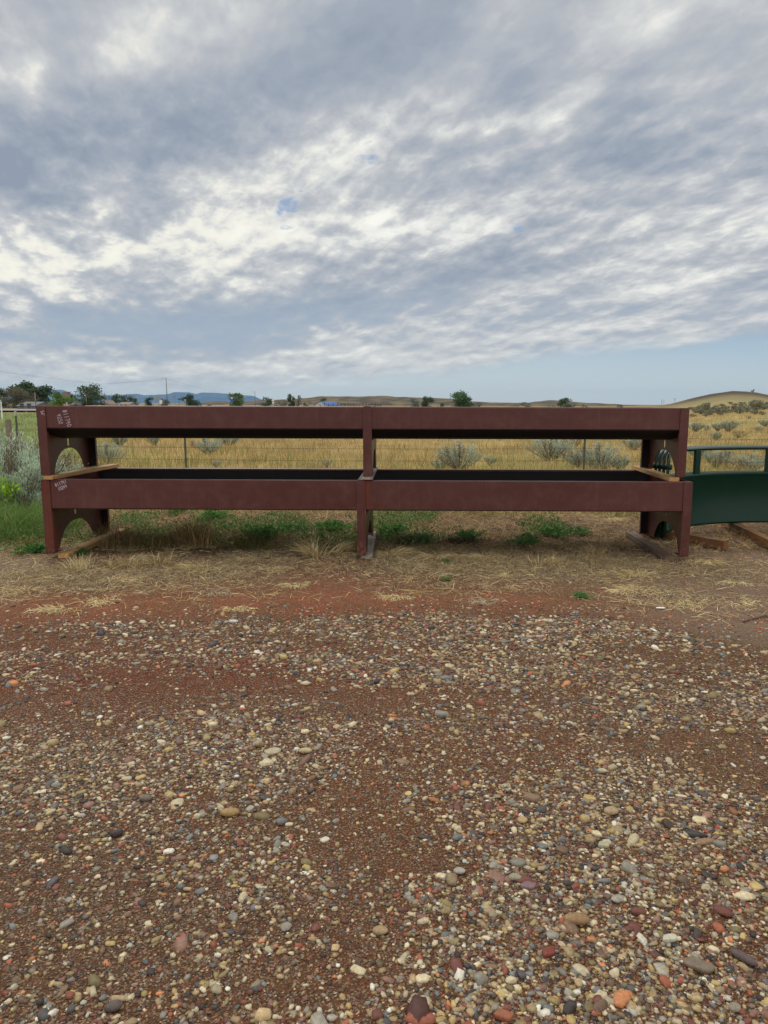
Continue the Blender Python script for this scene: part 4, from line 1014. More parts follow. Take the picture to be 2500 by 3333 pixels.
parts = [litter(150000, 0, 4.6, 8.2, d_straw, STR, [2, 4, 4, 3, 2, 1], H=(0.03, 0.10), W=0.0030),
         litter(60000, 0, 4.6, 7.6, d_straw, STR, [4, 3, 2, 1, 1, 4], H=(0.06, 0.17), W=0.0034),
         litter(120000, 0, 4.9, 7.6, lambda x, y: np.clip(1.3*d_straw(x, y), 0, 1), [lin(158, 148, 132), lin(132, 120, 104), lin(182, 168, 142), lin(104, 90, 78)], [3, 3, 2, 2], H=(0.015, 0.05), W=0.0035, lean=(0.7, 1.5)),
         litter(95000, 0, 6.9, 11.5, d_thatch, [lin(182, 150, 104), lin(150, 124, 90), lin(112, 92, 76), lin(206, 174, 118)], [4, 4, 3, 3], H=(0.08, 0.24), W=0.005, lean=(0.9, 1.5), xr=(-7, 7)),
         litter(60000, 0, 5.2, 7.4, lambda x, y: 0.9*d_straw(x, y)+0.5*ss(x, 0.5, 1.2)*ss(y, 5.9, 6.3)*(1-ss(x, 2.6, 3.4)), [lin(150, 132, 104), lin(132, 114, 92), lin(170, 148, 108)], [1, 1, 1], H=(0.02, 0.07), W=0.0035, lean=(0.1, 0.9))]
o = merge(parts, 'dead_grass', M_STRAW); tag(o, 'matted dead grass and straw littering the dirt around the troughs', 'dead grass', kind='stuff')

# standing straw tufts that can be told apart
def tuft(px, py, h, spread, n, pal, label, lean=0.7, flat=False, az=None):
    p = gp(px, py, 0.0); r = np.random.default_rng(int(px*7+py)); n = int(n*1.7)
    root_r = spread*0.42; bias = r.uniform(0, 6.28)
    P = np.stack([r.normal(size=n)*root_r, r.normal(size=n)*root_r*0.6, np.zeros(n)], -1)
    a = np.arctan2(P[:, 1]+math.sin(bias)*root_r*1.1, P[:, 0]+math.cos(bias)*root_r*1.1)+r.normal(size=n)*0.8 if az is None else r.normal(size=n)*0.5+az
    V_, Q, Tn, C_ = blades(P, h*r.uniform(0.5, 1.15, n), 0.0042*r.uniform(0.6, 1.5, n), a, np.abs(r.normal(size=n)*0.35)+lean*0.4, pick(pal, n, None, 0.14, r), 4, droop=lean*1.3, cup=r.uniform(-1, 1, n))
    o = np_mesh('grass_tuft', V_, [Q, Tn], M_STRAW, C_, loc=(p.x, p.y, gzf(p.x, p.y)-0.004))
    tag(o, label, 'grass tuft', 'dry grass tufts in front of the troughs')
YS = [lin(222, 200, 148), lin(200, 175, 122), lin(232, 216, 168), lin(166, 142, 100)]
tuft(1280, 1805, .20, .13, 170, YS, 'arching straw tuft just right of the middle leg', 1.0)
tuft(1425, 1812, .17, .13, 190, YS, 'pale straw tuft, second to the right of the middle leg', 1.0)
tuft(1580, 1815, .17, .16, 190, YS, 'broad straw tuft midway between the middle and right legs', 1.0)
tuft(1020, 1805, .26, .10, 150, YS, 'tall dry grass clump left of the middle leg', 0.55)
tuft(1100, 1800, .24, .09, 130, YS, 'leaning dry grass clump close beside the middle leg', 0.8, az=0.4)
tuft(640, 1855, .17, .16, 150, YS, 'straw tuft on red dirt below the left half of the trough', 0.9)
tuft(262, 1850, .18, .10, 90, YS, 'tall thin straw tuft beside the left leg', 0.4)
tuft(400, 1840, .18, .18, 150, YS, 'wide low straw tuft right of the left leg', 0.5)
tuft(510, 1830, .16, .15, 130, YS, 'short straw tuft between the left leg and the red dirt', 0.5)
tuft(390, 1895, .12, .16, 150, YS, 'flattened yellow tuft in front of the left leg', 1.2)
tuft(180, 1985, .11, .15, 150, YS, 'flattened straw tuft at the left near the gravel edge', 1.2)
tuft(2060, 1870, .15, .19, 240, YS, 'golden sprawling tuft left of the right leg', 1.3)
tuft(2050, 1925, .14, .15, 200, YS, 'golden sprawling tuft nearest the gravel at the right', 1.3)
tuft(2290, 1828, .15, .18, 230, YS, 'golden flattened tuft right of the right leg', 1.3, az=-0.2)
tuft(1940, 1800, .15, .12, 120, YS, 'sparse standing straw tuft in front of the right half of the trough', 0.5)
tuft(1990, 1690, .18, .2, 200, YS, 'yellow hummock of dry grass under the right half of the trough', 1.2)
tuft(770, 1985, .08, .12, 90, YS, 'little straw tuft on the red dirt left of centre', 1.2)
tuft(1290, 1945, .07, .14, 260, YS, 'low flattened straw tuft on the red dirt in the centre', 1.3)
tuft(2230, 1960, .10, .22, 190, YS, 'wispy flattened straw patch at the right by the white scrap', 1.4)

tuft(880, 1850, .10, .14, 120, YS, 'low straw tuft on reddish dirt below the middle of the left half', 1.1)
tuft(960, 1905, .08, .13, 110, YS, 'small flat straw tuft on red dirt left of the middle leg', 1.3)
tuft(330, 1960, .10, .15, 130, YS, 'yellowish flattened tuft between the left leg and the gravel', 1.3)
tuft(700, 1930, .09, .16, 120, [lin(190, 176, 146), lin(170, 156, 130)], 'greyish dead tuft on the dirt left of centre', 1.3)
tuft(1660, 1870, .10, .18, 160, YS, 'wide thin straw patch right of centre', 1.2)
tuft(1780, 1835, .13, .15, 150, YS, 'upright stubble tuft in front of the right half of the trough', 0.5)
tuft(1560, 1960, .07, .14, 110, [lin(190, 176, 146), lin(170, 156, 130)], 'greyish flat tuft near the gravel right of centre', 1.3)
tuft(60, 1925, .11, .2, 150, YS, 'straw tuft at the left edge of the photo', 1.2)
tuft(2400, 1900, .09, .16, 120, YS, 'thin straw tuft on the bare grey dirt at the far right', 1.3)
tuft(2420, 1965, .08, .15, 110, YS, 'low straw tuft on the bare dirt by the right edge', 1.3)

# dark dry weeds crowding under the left half of the lower trough
def dryweed(px, py, h, wd, n, label, pal):
    p = gp(px, py, 0.0); r = np.random.default_rng(int(px+py*3))
    P = np.stack([r.normal(size=n)*wd*0.28, r.normal(size=n)*wd*0.2, np.zeros(n)], -1)
    V_, Q, Tn, C_ = blades(P, h*r.uniform(0.4, 1.1, n), 0.0045*r.uniform(0.6, 1.6, n), r.uniform(0, 2*math.pi, n), np.abs(r.normal(size=n)*0.35), pick(pal, n, None, 0.2, r), 4, droop=0.7, cup=r.uniform(-1, 1, n))
    o = np_mesh('dry_weed', V_, [Q, Tn], M_STRAW, C_, loc=(p.x, p.y, gzf(p.x, p.y)-0.004))
    tag(o, label, 'weed', 'brown dried weeds under the lower trough')
DW = [lin(150, 124, 86), lin(122, 100, 72), lin(172, 144, 100), lin(100, 88, 58)]
dryweed(400, 1772, .30, .34, 620, 'dark dried weed clump beside the left arch', DW)
dryweed(520, 1776, .22, .50, 700, 'low brown dried weed clump under the left half of the trough', [lin(110, 104, 62), lin(124, 100, 70), lin(88, 84, 52), lin(140, 118, 78)])
dryweed(640, 1772, .37, .30, 560, 'tall tan dried weed clump left of the green weeds', [lin(184, 154, 106), lin(150, 122, 82), lin(122, 100, 70)])
dryweed(585, 1770, .34, .18, 260, 'narrow upright tan weed between the low brown clump and the tall tan one', [lin(184, 154, 106), lin(150, 122, 82), lin(122, 100, 70)])
dryweed(330, 1740, .30, .2, 200, 'wispy dried weed growing against the far left leg', DW)
dryweed(800, 1778, .26, .4, 520, 'low greenish brown dried weed clump between green weeds', [lin(98, 96, 56), lin(120, 104, 66), lin(80, 78, 46)])
dryweed(1330, 1765, .12, .34, 1200, 'dark tangle of dead stems right of the middle leg', [lin(84, 70, 60), lin(66, 54, 48), lin(108, 90, 72)])
dryweed(1500, 1765, .10, .30, 1300, 'low dark tangle of dead stems under the right half of the trough', [lin(84, 70, 60), lin(66, 54, 48), lin(108, 90, 72)])

# low green sprigs through the dead thatch
n = 120000; y = 6.9+rng.random(n)*4.2; x = (rng.random(n)*2-1)*6.0
k = rng.random(n) < offb(x, y)*np.clip(1.25*ss(fbm(x*1.1, y*1.5, 131, 4)+0.07*np.exp(-((x+0.9)/1.7)**2)*(1-ss(y, 8.5, 9.2)), 0.52, 0.60), 0, 1)*(1-0.6*ss(x, 1.6, 2.6))*np.clip(0.15+ss(y, 7.1, 7.5), 0, 1); x, y = x[k], y[k]; n = len(x)
x2 = (x > 1.9) & (y < 9.5); x, y = x[~x2], y[~x2]; n = len(x)
hh = rng.random(n)**1.4*0.20*fbm(x*3, y*3, 141, 2)
V_, Q, C_ = leaves(np.stack([x, y, gz(x, y)+hh], -1), rng.normal(size=(n, 3))+np.array([0, 0, .5]), 0.034*rng.uniform(.6, 1.6, n), 0.013*rng.uniform(.6, 1.5, n), pick([lin(92, 128, 64), lin(72, 108, 52), lin(116, 140, 84)], n, None, .22))
tag(np_mesh('low_weeds', V_, [Q], M_LEAF, C_), 'low green weeds growing through the dead grass under and behind the troughs', 'weeds', kind='stuff')

# green weeds
GW = lin(84, 128, 58)
GP = 'green weeds under and behind the troughs'
w0 = weed_proto('green_weed', .20, .55, 1100, .040, .014, 11, GW)
w1 = weed_proto('green_weed', .15, .40, 700, .034, .013, 12, lin(74, 120, 54))
w2 = weed_proto('green_weed', .17, .35, 600, .040, .012, 13, lin(92, 130, 72))
WP = [(w0, 690, 1690, 1.0, 'bright green weed behind the dried weeds on the left'), (w0, 850, 1748, 1.15, 'largest dark green weed left of the middle leg'),
      (w1, 960, 1725, 1.0, 'small green weed between the large weed and the middle leg'), (w0, 1090, 1725, 1.0, 'leafy green weed close left of the middle leg'),
      (w0, 1275, 1735, 1.0, 'leafy green weed close right of the middle leg'), (w1, 1370, 1752, 1.0, 'low green weed trailing right from the middle leg'),
      (w1, 1525, 1755, 1.1, 'solitary green weed right of the dark tangle'), (w2, 1715, 1765, 1.0, 'upright green weed under the right half of the trough'),
      (w1, 1790, 1738, 1.05, 'green weed spreading right of the upright one'), (w2, 1885, 1735, .8, 'bluish green weed furthest right under the trough'),
      (w2, 1455, 1892, .30, 'tiny bright green plant alone on the dirt in the centre'), (w1, 580, 1670, 1.0, 'green weed near the ground under the left half of the trough'),
      (w1, 260, 1795, .55, 'small green weed just inside the left leg'), (w2, 1455, 1825, .35, 'tiny green sprig beside a straw tuft'), (w1, 120, 1790, .9, 'low green weed outside the left leg'),
      (w2, 1890, 1945, .42, 'thin pale green grass sprig near the gravel on the right')]
used = set()
for src, px, py, s_, lab in WP:
    o = copy_tree(src) if src in used else src; used.add(src)
    p = gp(px, py); o.location = (p.x, p.y, gzf(p.x, p.y)); o.rotation_euler = (0, 0, random.uniform(0, 6.28)); o.scale = (s_*1.55, s_*1.2, s_*0.75)
    tag(o, lab, 'weed', GP)

# scrap of paper, sticks
sc = MB(); sc.prism([(-.035, -.010), (.012, -.018), (.036, -.006), (.020, .012), (-.030, .012)], 'z', 0.0, 0.004)
p = gp(2150, 1981); tag(sc.build('paper_scrap', simple('white_paper', lin(225, 225, 222), 0.8), loc=(p.x, p.y, gzf(p.x, p.y)+0.006)), 'torn scrap of white paper on the dirt at the right', 'litter')
M_STICK = simple('dead_stick', lin(98, 84, 74), 0.9)
for (a, b, lab) in (((2418, 2028), (2560, 1995), 'grey dead stick at the right edge near the gravel'), ((300, 1915), (370, 1900), 'dark stick in the straw in front of the left leg'), ((1590, 1716), (1700, 1724), 'long thin dark twig lying behind the right half of the trough')):
    p, q = gp(*a), gp(*b); s_ = MB(); m2 = (p+q)/2
    s_.tube([p-m2+Vector((0, 0, .008)), Vector((0, 0.01, .012)), q-m2+Vector((0, 0, .008))], [.006, .008, .005], 6)
    tag(s_.build('dead_stick', M_STICK, loc=(m2.x, m2.y, gzf(m2.x, m2.y)), smooth=True), lab, 'stick')

# ================================================================== field grass beyond
def field(n, y0, y1, xlim, H, W, dens, pal, wts, seed, power=1.3):
    r = np.random.default_rng(seed)
    y = y0+(y1-y0)*r.random(n)**power; x = (r.random(n)*(xlim[1]-xlim[0])+xlim[0])*(y+1)
    k = r.random(n) < dens(x, y); x, y = x[k], y[k]; n = len(x)
    P = np.stack([x, y, gz(x, y)-0.01], -1)
    cl = fbm(x*0.8, y*0.6, seed+1, 3)
    c = pick(pal, n, wts, 0.16, r)*(0.30+0.8*cl+0.5*fbm(x*2.6, y*1.6, seed+4, 2))[:, None]
    return blades(P, H*r.uniform(0.5, 1.2, n)*(0.7+0.6*fbm(x*0.5, y*0.5, seed+2, 2)), W*r.uniform(0.6, 1.4, n)*(0.5+y/30), r.uniform(0, 2*math.pi, n), np.abs(r.normal(size=n)*0.3), c, 2, droop=0.6, cup=r.uniform(-.6, .6, n))
GOLD = [lin(180, 158, 102), lin(164, 144, 92), lin(196, 180, 130), lin(134, 132, 80), lin(146, 114, 72)]
def dg(x, y): return 0.35+0.65*ss(fbm(x*0.6, y*0.5, 91, 3), 0.35, 0.6)
lefty = lambda x, y: ss(-x/y, 0.44, 0.49)
GRN = [lin(112, 138, 66), lin(132, 148, 78), lin(156, 150, 84), lin(92, 120, 56)]
parts = [field(60000, 10.5, 34, (-0.62, 0.60), 0.34, 0.010, lambda x, y: dg(x, y)*(1-0.8*lefty(x, y)), GOLD, [4, 4, 3, 2, 1.3], 301),
         field(26000, 34, 110, (-0.62, 0.62), 0.36, 0.012, lambda x, y: dg(x, y)*(1-0.8*lefty(x, y)), GOLD, [4, 4, 3, 2, 1.3], 305, 1.6),
         field(26000, 9.2, 20, (-0.62, 0.62), 0.26, 0.009, lambda x, y: 0.25+0.75*ss(fbm(x*0.4, y*0.6, 93, 3), 0.45, 0.6)*(1-ss(y, 14, 20)*0.7), GRN, [2, 3, 3, 2], 309),
         field(9000, 14, 100, (-0.62, -0.40), 0.30, 0.011, lambda x, y: 0.9+0*x, GRN, [4, 3, 1, 3], 313, 1.4)]
o = merge(parts, 'field_grass', M_GRASS); tag(o, 'tall golden dry grass with greener streaks filling the field beyond the fence', 'grass', kind='stuff')

# lush grass at the left edge beside the troughs
r = np.random.default_rng(5)
n = 9000; u, v = r.normal(size=n), r.normal(size=n); x = -4.75+u*0.55; y = 8.1+v*0.45; k = (x < -3.75-(y-7.3)*0.15); x, y = x[k], y[k]; n = len(x)
P = np.stack([x, y, gz(x, y)-0.01], -1)
pr = [blades(P, r.uniform(.18, .5, n), 0.005*r.uniform(.6, 1.5, n), r.uniform(0, 6.28, n), np.abs(r.normal(size=n)*.35), pick([lin(104, 140, 66), lin(84, 118, 54), lin(134, 152, 84), lin(120, 112, 68)], n, [4, 4, 2, 1.5], .15, r), 4, droop=0.9, cup=r.uniform(-.8, .8, n))]
o = merge(pr, 'green_grass', M_GRASS); tag(o, 'lush arching green grass at the left edge beside the trough legs', 'grass', kind='stuff')

# ================================================================== sagebrush
SG = 'sagebrush in the field'
sA = sage_proto('sagebrush', 1.15, 1.5, 60, 10000, .050, .012, 21, lin(178, 194, 168), .10)
sB = sage_proto('sagebrush', 0.85, 1.2, 40, 3600, .060, .013, 22, lin(176, 187, 166), .14)
sC = sage_proto('sagebrush', 0.75, 1.1, 34, 2600, .070, .016, 23, lin(166, 176, 154), .2)
sD = sage_proto('sagebrush', 0.8, 1.3, 30, 1500, .10, .028, 24, lin(140, 146, 124), .3)
sE = sage_proto('dead_brush', 0.7, 1.2, 46, 900, .05, .012, 25, lin(122, 104, 84), .8)
used = set()
def put(src, px, py, D, hpx, lab, cat='sagebrush', group=SG, sx=1.0, z=None):
    """foot at pixel (px,py) if D is None, otherwise at distance D; hpx = height in the photograph"""
    o = copy_tree(src) if src in used else src; used.add(src)
    p = gp(px, py) if D is None else at(px, py, D)
    H0 = {sA: 1.15, sB: .85, sC: .75, sD: .8, sE: .7}[src]; s = hpx/2300*p.y/H0
    o.location = (p.x, p.y, gzf(p.x, p.y)); o.rotation_euler = (0, 0, random.uniform(0, 6.28)); o.scale = (s*sx, s*sx, s)
    tag(o, lab, cat, group); return o
put(sA, 25, 1650, 9.6, 265, 'tall silvery sagebrush at the left edge of the photo', sx=1.15)
put(sA, 118, 1640, 10.2, 215, 'silver sagebrush touching the left end of the troughs', sx=0.8)
put(sB, 60, 1690, 8.9, 130, 'low pale sagebrush in front of the tall ones at the left edge', sx=1.2)
put(sA, 72, 1655, 9.2, 210, 'silvery sagebrush between the tall ones at the left edge', sx=.9)
put(sB, -15, 1600, 11.0, 235, 'tall sagebrush at the back, cut by the left edge of the photo', sx=1.1)
put(sE, 150, 1590, 10.6, 130, 'brown dead-centred bush just left of the trough end', 'bush')
put(sB, 222, 1560, 12.0, 95, 'sagebrush seen through the upper left arch')
put(sE, 262, 1560, 12.8, 110, 'brown twiggy bush seen through the upper left arch', 'bush')
put(sB, 357, 1515, None, 78, 'sagebrush with dark stem at the left end of the gap between the troughs', sx=1.0)
put(sC, 390, 1452, None, 50, 'dark small bush peeking under the upper trough on the left', sx=.8)
put(sC, 505, 1450, None, 38, 'small dark shrub under the upper trough left of the fence post', sx=.8)
put(sB, 680, 1482, None, 58, 'wide pale sagebrush right of the left fence post', sx=1.5)
put(sC, 745, 1450, None, 40, 'half hidden sagebrush behind the wide pale one', sx=1.6)
put(sC, 705, 1522, None, 26, 'short pale sagebrush by the far rim of the lower trough')
put(sC, 1063, 1524, None, 24, 'tiny sage sprig left of the middle leg')
put(sB, 1495, 1530, None, 100, 'full silvery sagebrush right of the middle leg', sx=1.15)
put(sC, 1430, 1530, None, 40, 'low sagebrush at the left foot of the full silvery one')
put(sC, 1595, 1515, None, 34, 'small sage sprig right of the full silvery one')
put(sB, 1790, 1500, None, 90, 'large ragged sagebrush left of the right fence post', sx=1.3)
put(sC, 1880, 1520, None, 62, 'sagebrush clump directly left of the right fence post', sx=1.1)
put(sB, 1955, 1532, None, 98, 'upright stemmy sagebrush right of the right fence post', sx=1.2)
put(sC, 2020, 1530, None, 45, 'low sagebrush trailing right of the upright stemmy one', sx=1.3)
put(sC, 2060, 1470, None, 42, 'sagebrush at the right end of the gap between the troughs', sx=1.3)
put(sE, 1870, 1460, None, 40, 'dark twiggy bush under the upper trough by the right fence post', 'bush')
put(sB, 2438, 1525, 15.6, 62, 'broad silvery sagebrush behind the green panels', sx=1.4)
put(sC, 2330, 1512, 16.5, 60, 'thin pale sagebrush seen between the green rail and the green sheet', sx=1.2)
put(sE, 2395, 1525, 15.4, 45, 'rust brown bush seen between the green rail and the green sheet', 'bush')
put(sC, 2275, 1455, 19, 40, 'pale sagebrush top showing above the left end of the green rail', sx=1.4)
put(sC, 2370, 1460, 19, 32, 'spiky pale sagebrush just above the middle of the green rail')
for k, (px, py, D, hp, sx, src, lab) in enumerate([
    (2262, 1403, 38, 34, 1.3, sC, 'round grey sagebrush beside the upper right corner of the troughs'),
    (2336, 1403, 38, 28, 1.3, sC, 'left sagebrush of the close pair on the right slope'),
    (2369, 1409, 37, 40, 1.0, sC, 'right and taller sagebrush of the close pair on the right slope'),
    (2405, 1432, 30, 26, 1.3, sE, 'dark grey flattened bush below the close pair on the right slope'),
    (2329, 1438, 29, 30, 1.0, sC, 'pale sagebrush low on the slope above the green rail'),
    (2300, 1398, 40, 22, 1.0, sB, 'small pale sagebrush left of the close pair'),
    (2460, 1357, 80, 34, 1.5, sD, 'large dark sagebrush high on the right slope'),
    (2482, 1352, 84, 20, 1.4, sD, 'dark bush against the large dark sagebrush high on the right'),
    (2299, 1356, 80, 34, 1.3, sD, 'large grey sagebrush high on the slope near the trough corner'),
    (2345, 1368, 66, 24, 1.5, sD, 'spreading sagebrush midway up the slope'),
    (2418, 1364, 70, 24, 1.3, sD, 'sagebrush midway up the slope below the lone tree'),
    (2388, 1356, 78, 20, 1.2, sD, 'brownish sagebrush in the middle of the slope'),
    (2490, 1395, 42, 26, 1.2, sC, 'sagebrush at the right edge of the photo midway up the slope'),
    (2470, 1407, 37, 16, 1.8, sB, 'low pale sagebrush mat at the right edge of the slope'),
    (2398, 1392, 44, 12, 1.3, sE, 'small brown bush right of the close pair'),
    (2436, 1380, 52, 12, 1.2, sE, 'little rust coloured bush in the middle of the slope'),
    (2480, 1372, 60, 12, 1.3, sD, 'small grey bush near the right edge of the slope')]):
    put(src, px, py, D, hp, lab, cat='sagebrush' if src is not sE else 'bush', sx=sx)
rr = random.Random(3)
for k in range(90):
    D = rr.uniform(60, 128); a = rr.uniform(0.36, 0.56)
    o = copy_tree(sD); x, y = a*D, D; s = rr.uniform(0.25, 0.7)
    o.location = (x, y, gzf(x, y)); o.rotation_euler = (0, 0, rr.uniform(0, 6.28)); o.scale = (s*1.5, s*1.3, s)
    tag(o, 'small grey sagebrush among many dotting the dry hillside on the right', 'sagebrush', 'far sagebrush on the hillside')
for k in range(26):
    D = rr.uniform(30, 75); a = rr.uniform(-0.38, 0.34)
    o = copy_tree(sC); x, y = a*D, D; s = rr.uniform(0.6, 1.1)
    o.location = (x, y, gzf(x, y)); o.rotation_euler = (0, 0, rr.uniform(0, 6.28)); o.scale = (s, s, s)
    tag(o, 'sagebrush in the far grass, mostly hidden behind the upper trough', 'sagebrush', 'far sagebrush behind the troughs')
# bright green leafy shrub at the left edge
gs = weed_proto('green_shrub', .62, .75, 1500, .045, .022, 31, lin(140, 178, 48), 22)
p = gp(10, 1660); p = at(8, 1650, 8.9); gs.location = (p.x-0.02, 8.6, gzf(p.x, 8.6)); gs.scale = (1.1, 1.1, 1.25); tag(gs, 'bright yellow green leafy shrub at the left edge below the sagebrush', 'shrub')

# ================================================================== far trees
DG = lin(74, 92, 66); DG2 = lin(62, 82, 60); LG = lin(104, 132, 66); OL = lin(98, 102, 88); BR = lin(112, 104, 88)
TG = 'trees along the far side of the plain'
tree('tree', 55, 1328, 1260, 120, 190, lin(104, 100, 84), 'grey brown scrubby tree at the left edge behind the grey shed', seed=1, nleaf=2600, group=TG, trunkf=.05, lobes=16, airy=1)
tree('tree', 75, 1326, 1243, 80, 215, DG, 'tall dark tree rising behind the grey brown scrubby one', seed=2, nleaf=2200, group=TG, lobes=12)
tree('tree', 130, 1328, 1254, 100, 200, DG2, 'dark green tree right of the grey shed roof', seed=3, nleaf=2600, group=TG, trunkf=.05, lobes=14)
tree('tree', 5, 1328, 1268, 50, 195, DG, 'dark tree cut by the left edge of the photo', seed=4, nleaf=1200, group=TG, trunkf=.08)
tree('tree', 200, 1327, 1278, 62, 150, LG, 'bright green bushy tree in front of the brown tank', seed=5, nleaf=2000, group=TG, trunkf=.03, lobes=12)
tree('tree', 292, 1326, 1254, 92, 230, lin(82, 98, 72), 'rounded green tree with open crown left of the farmhouse', seed=6, nleaf=2600, group=TG, trunkf=.1, lobes=16, airy=1)
tree('tree', 246, 1322, 1282, 38, 240, DG, 'small dark tree between the brown tank and the rounded tree', seed=7, nleaf=900, group=TG, trunkf=.06)
tree('tree', 392, 1324, 1282, 58, 300, DG, 'dark tree between the farmhouse and the low roof', seed=8, nleaf=1500, group=TG, trunkf=.08)
tree('tree', 356, 1322, 1302, 26, 300, DG, 'low dark tree right of the farmhouse gable', seed=9, nleaf=600, group=TG, trunkf=.05)
tree('tree', 430, 1324, 1288, 36, 310, DG, 'dark tree at the right of the low roof', seed=10, nleaf=900, group=TG, trunkf=.08)
tree('tree', 486, 1322, 1292, 30, 330, DG2, 'small dark tree left of the sign boards', seed=11, nleaf=800, group=TG, trunkf=.1)
tree('tree', 530, 1322, 1297, 36, 330, DG2, 'small dark tree behind the sign boards', seed=12, nleaf=800, group=TG, trunkf=.08)
tree('tree', 628, 1324, 1285, 58, 280, DG2, 'compact dark green tree right of the tall street lamp', seed=13, nleaf=1800, group=TG, trunkf=.04, lobes=12)
tree('tree', 768, 1324, 1278, 46, 260, lin(96, 120, 74), 'light green tree behind the blue sign', seed=14, nleaf=1600, group=TG, trunkf=.06, lobes=12)
tree('tree', 875, 1324, 1293, 42, 340, DG, 'dark tree behind the small white signs', seed=15, nleaf=1000, group=TG, trunkf=.06)
tree('tree', 915, 1324, 1305, 44, 350, lin(90, 104, 78), 'low spreading green tree right of the small white signs', seed=16, nleaf=900, group=TG, trunkf=.04)
tree('tree', 948, 1322, 1284, 22, 330, DG, 'narrow green tree left of the blue roofed building', seed=17, nleaf=800, group=TG, trunkf=.05)
tree('tree', 972, 1322, 1284, 22, 340, lin(120, 108, 96), 'leafless looking grey tree beside the narrow green one', seed=18, nleaf=300, group=TG, trunkf=.2, airy=1)
tree('tree', 1000, 1322, 1308, 30, 345, DG, 'low dark bush tree at the left of the blue roofed building', seed=19, nleaf=600, group=TG, trunkf=.03)
tree('tree', 1050, 1321, 1294, 36, 420, DG2, 'dark juniper behind the blue roofed building', seed=20, nleaf=700, group=TG, trunkf=.05)
tree('tree', 1348, 1327, 1297, 36, 320, lin(124, 134, 124), 'pale silver leaved tree left of a dark green one', seed=21, nleaf=1100, group=TG, trunkf=.05, lobes=10)
tree('tree', 1391, 1327, 1290, 40, 320, DG, 'dark green tree beside the pale silver one', seed=22, nleaf=1400, group=TG, trunkf=.06, lobes=11)
tree('tree', 1434, 1327, 1311, 28, 320, DG2, 'low rounded dark tree left of the biggest tree', seed=23, nleaf=800, group=TG, trunkf=.02)
tree('tree', 1501, 1328, 1276, 72, 300, lin(88, 112, 78), 'biggest rounded green tree right of centre', seed=24, nleaf=3200, group=TG, trunkf=.04, lobes=18)
tree('tree', 1560, 1328, 1308, 40, 340, lin(102, 110, 96), 'low greyish tree right of the biggest tree', seed=25, nleaf=800, group=TG, trunkf=.03)
tree('tree', 1674, 1329, 1315, 40, 380, lin(116, 122, 112), 'low pale grey shrubby tree left of the ragged dark one', seed=26, nleaf=700, group=TG, trunkf=.03)
tree('tree', 1712, 1329, 1307, 44, 360, lin(84, 96, 78), 'ragged dark tree midway along the right half of the skyline', seed=27, nleaf=1000, group=TG, trunkf=.05, airy=1)
tree('tree', 1785, 1329, 1314, 50, 380, lin(116, 120, 108), 'wide low grey brush left of the rounded tree', seed=28, nleaf=900, group=TG, trunkf=.02)
tree('tree', 1834, 1329, 1294, 44, 330, lin(92, 112, 84), 'rounded green tree on the right half of the skyline', seed=29, nleaf=1600, group=TG, trunkf=.04, lobes=12)
tree('tree', 1866, 1329, 1316, 20, 350, DG, 'tiny dark tree just right of the rounded one', seed=30, nleaf=400, group=TG, trunkf=.03)
tree('tree', 1900, 1329, 1315, 26, 350, lin(90, 86, 78), 'small dark grey shrub tree near the right end of the troughs', seed=31, nleaf=500, group=TG, trunkf=.03)
tree('tree', 2018, 1330, 1315, 19, 330, DG2, 'lone small dark tree standing above the right part of the trough rim', seed=32, nleaf=600, group=TG, trunkf=.05)
tree('tree', 2449, 1281, 1266, 12, 296, lin(84, 76, 74), 'windswept lone tree on top of the right hill', seed=33, nleaf=400, group=None, trunkf=.3, lobes=6)

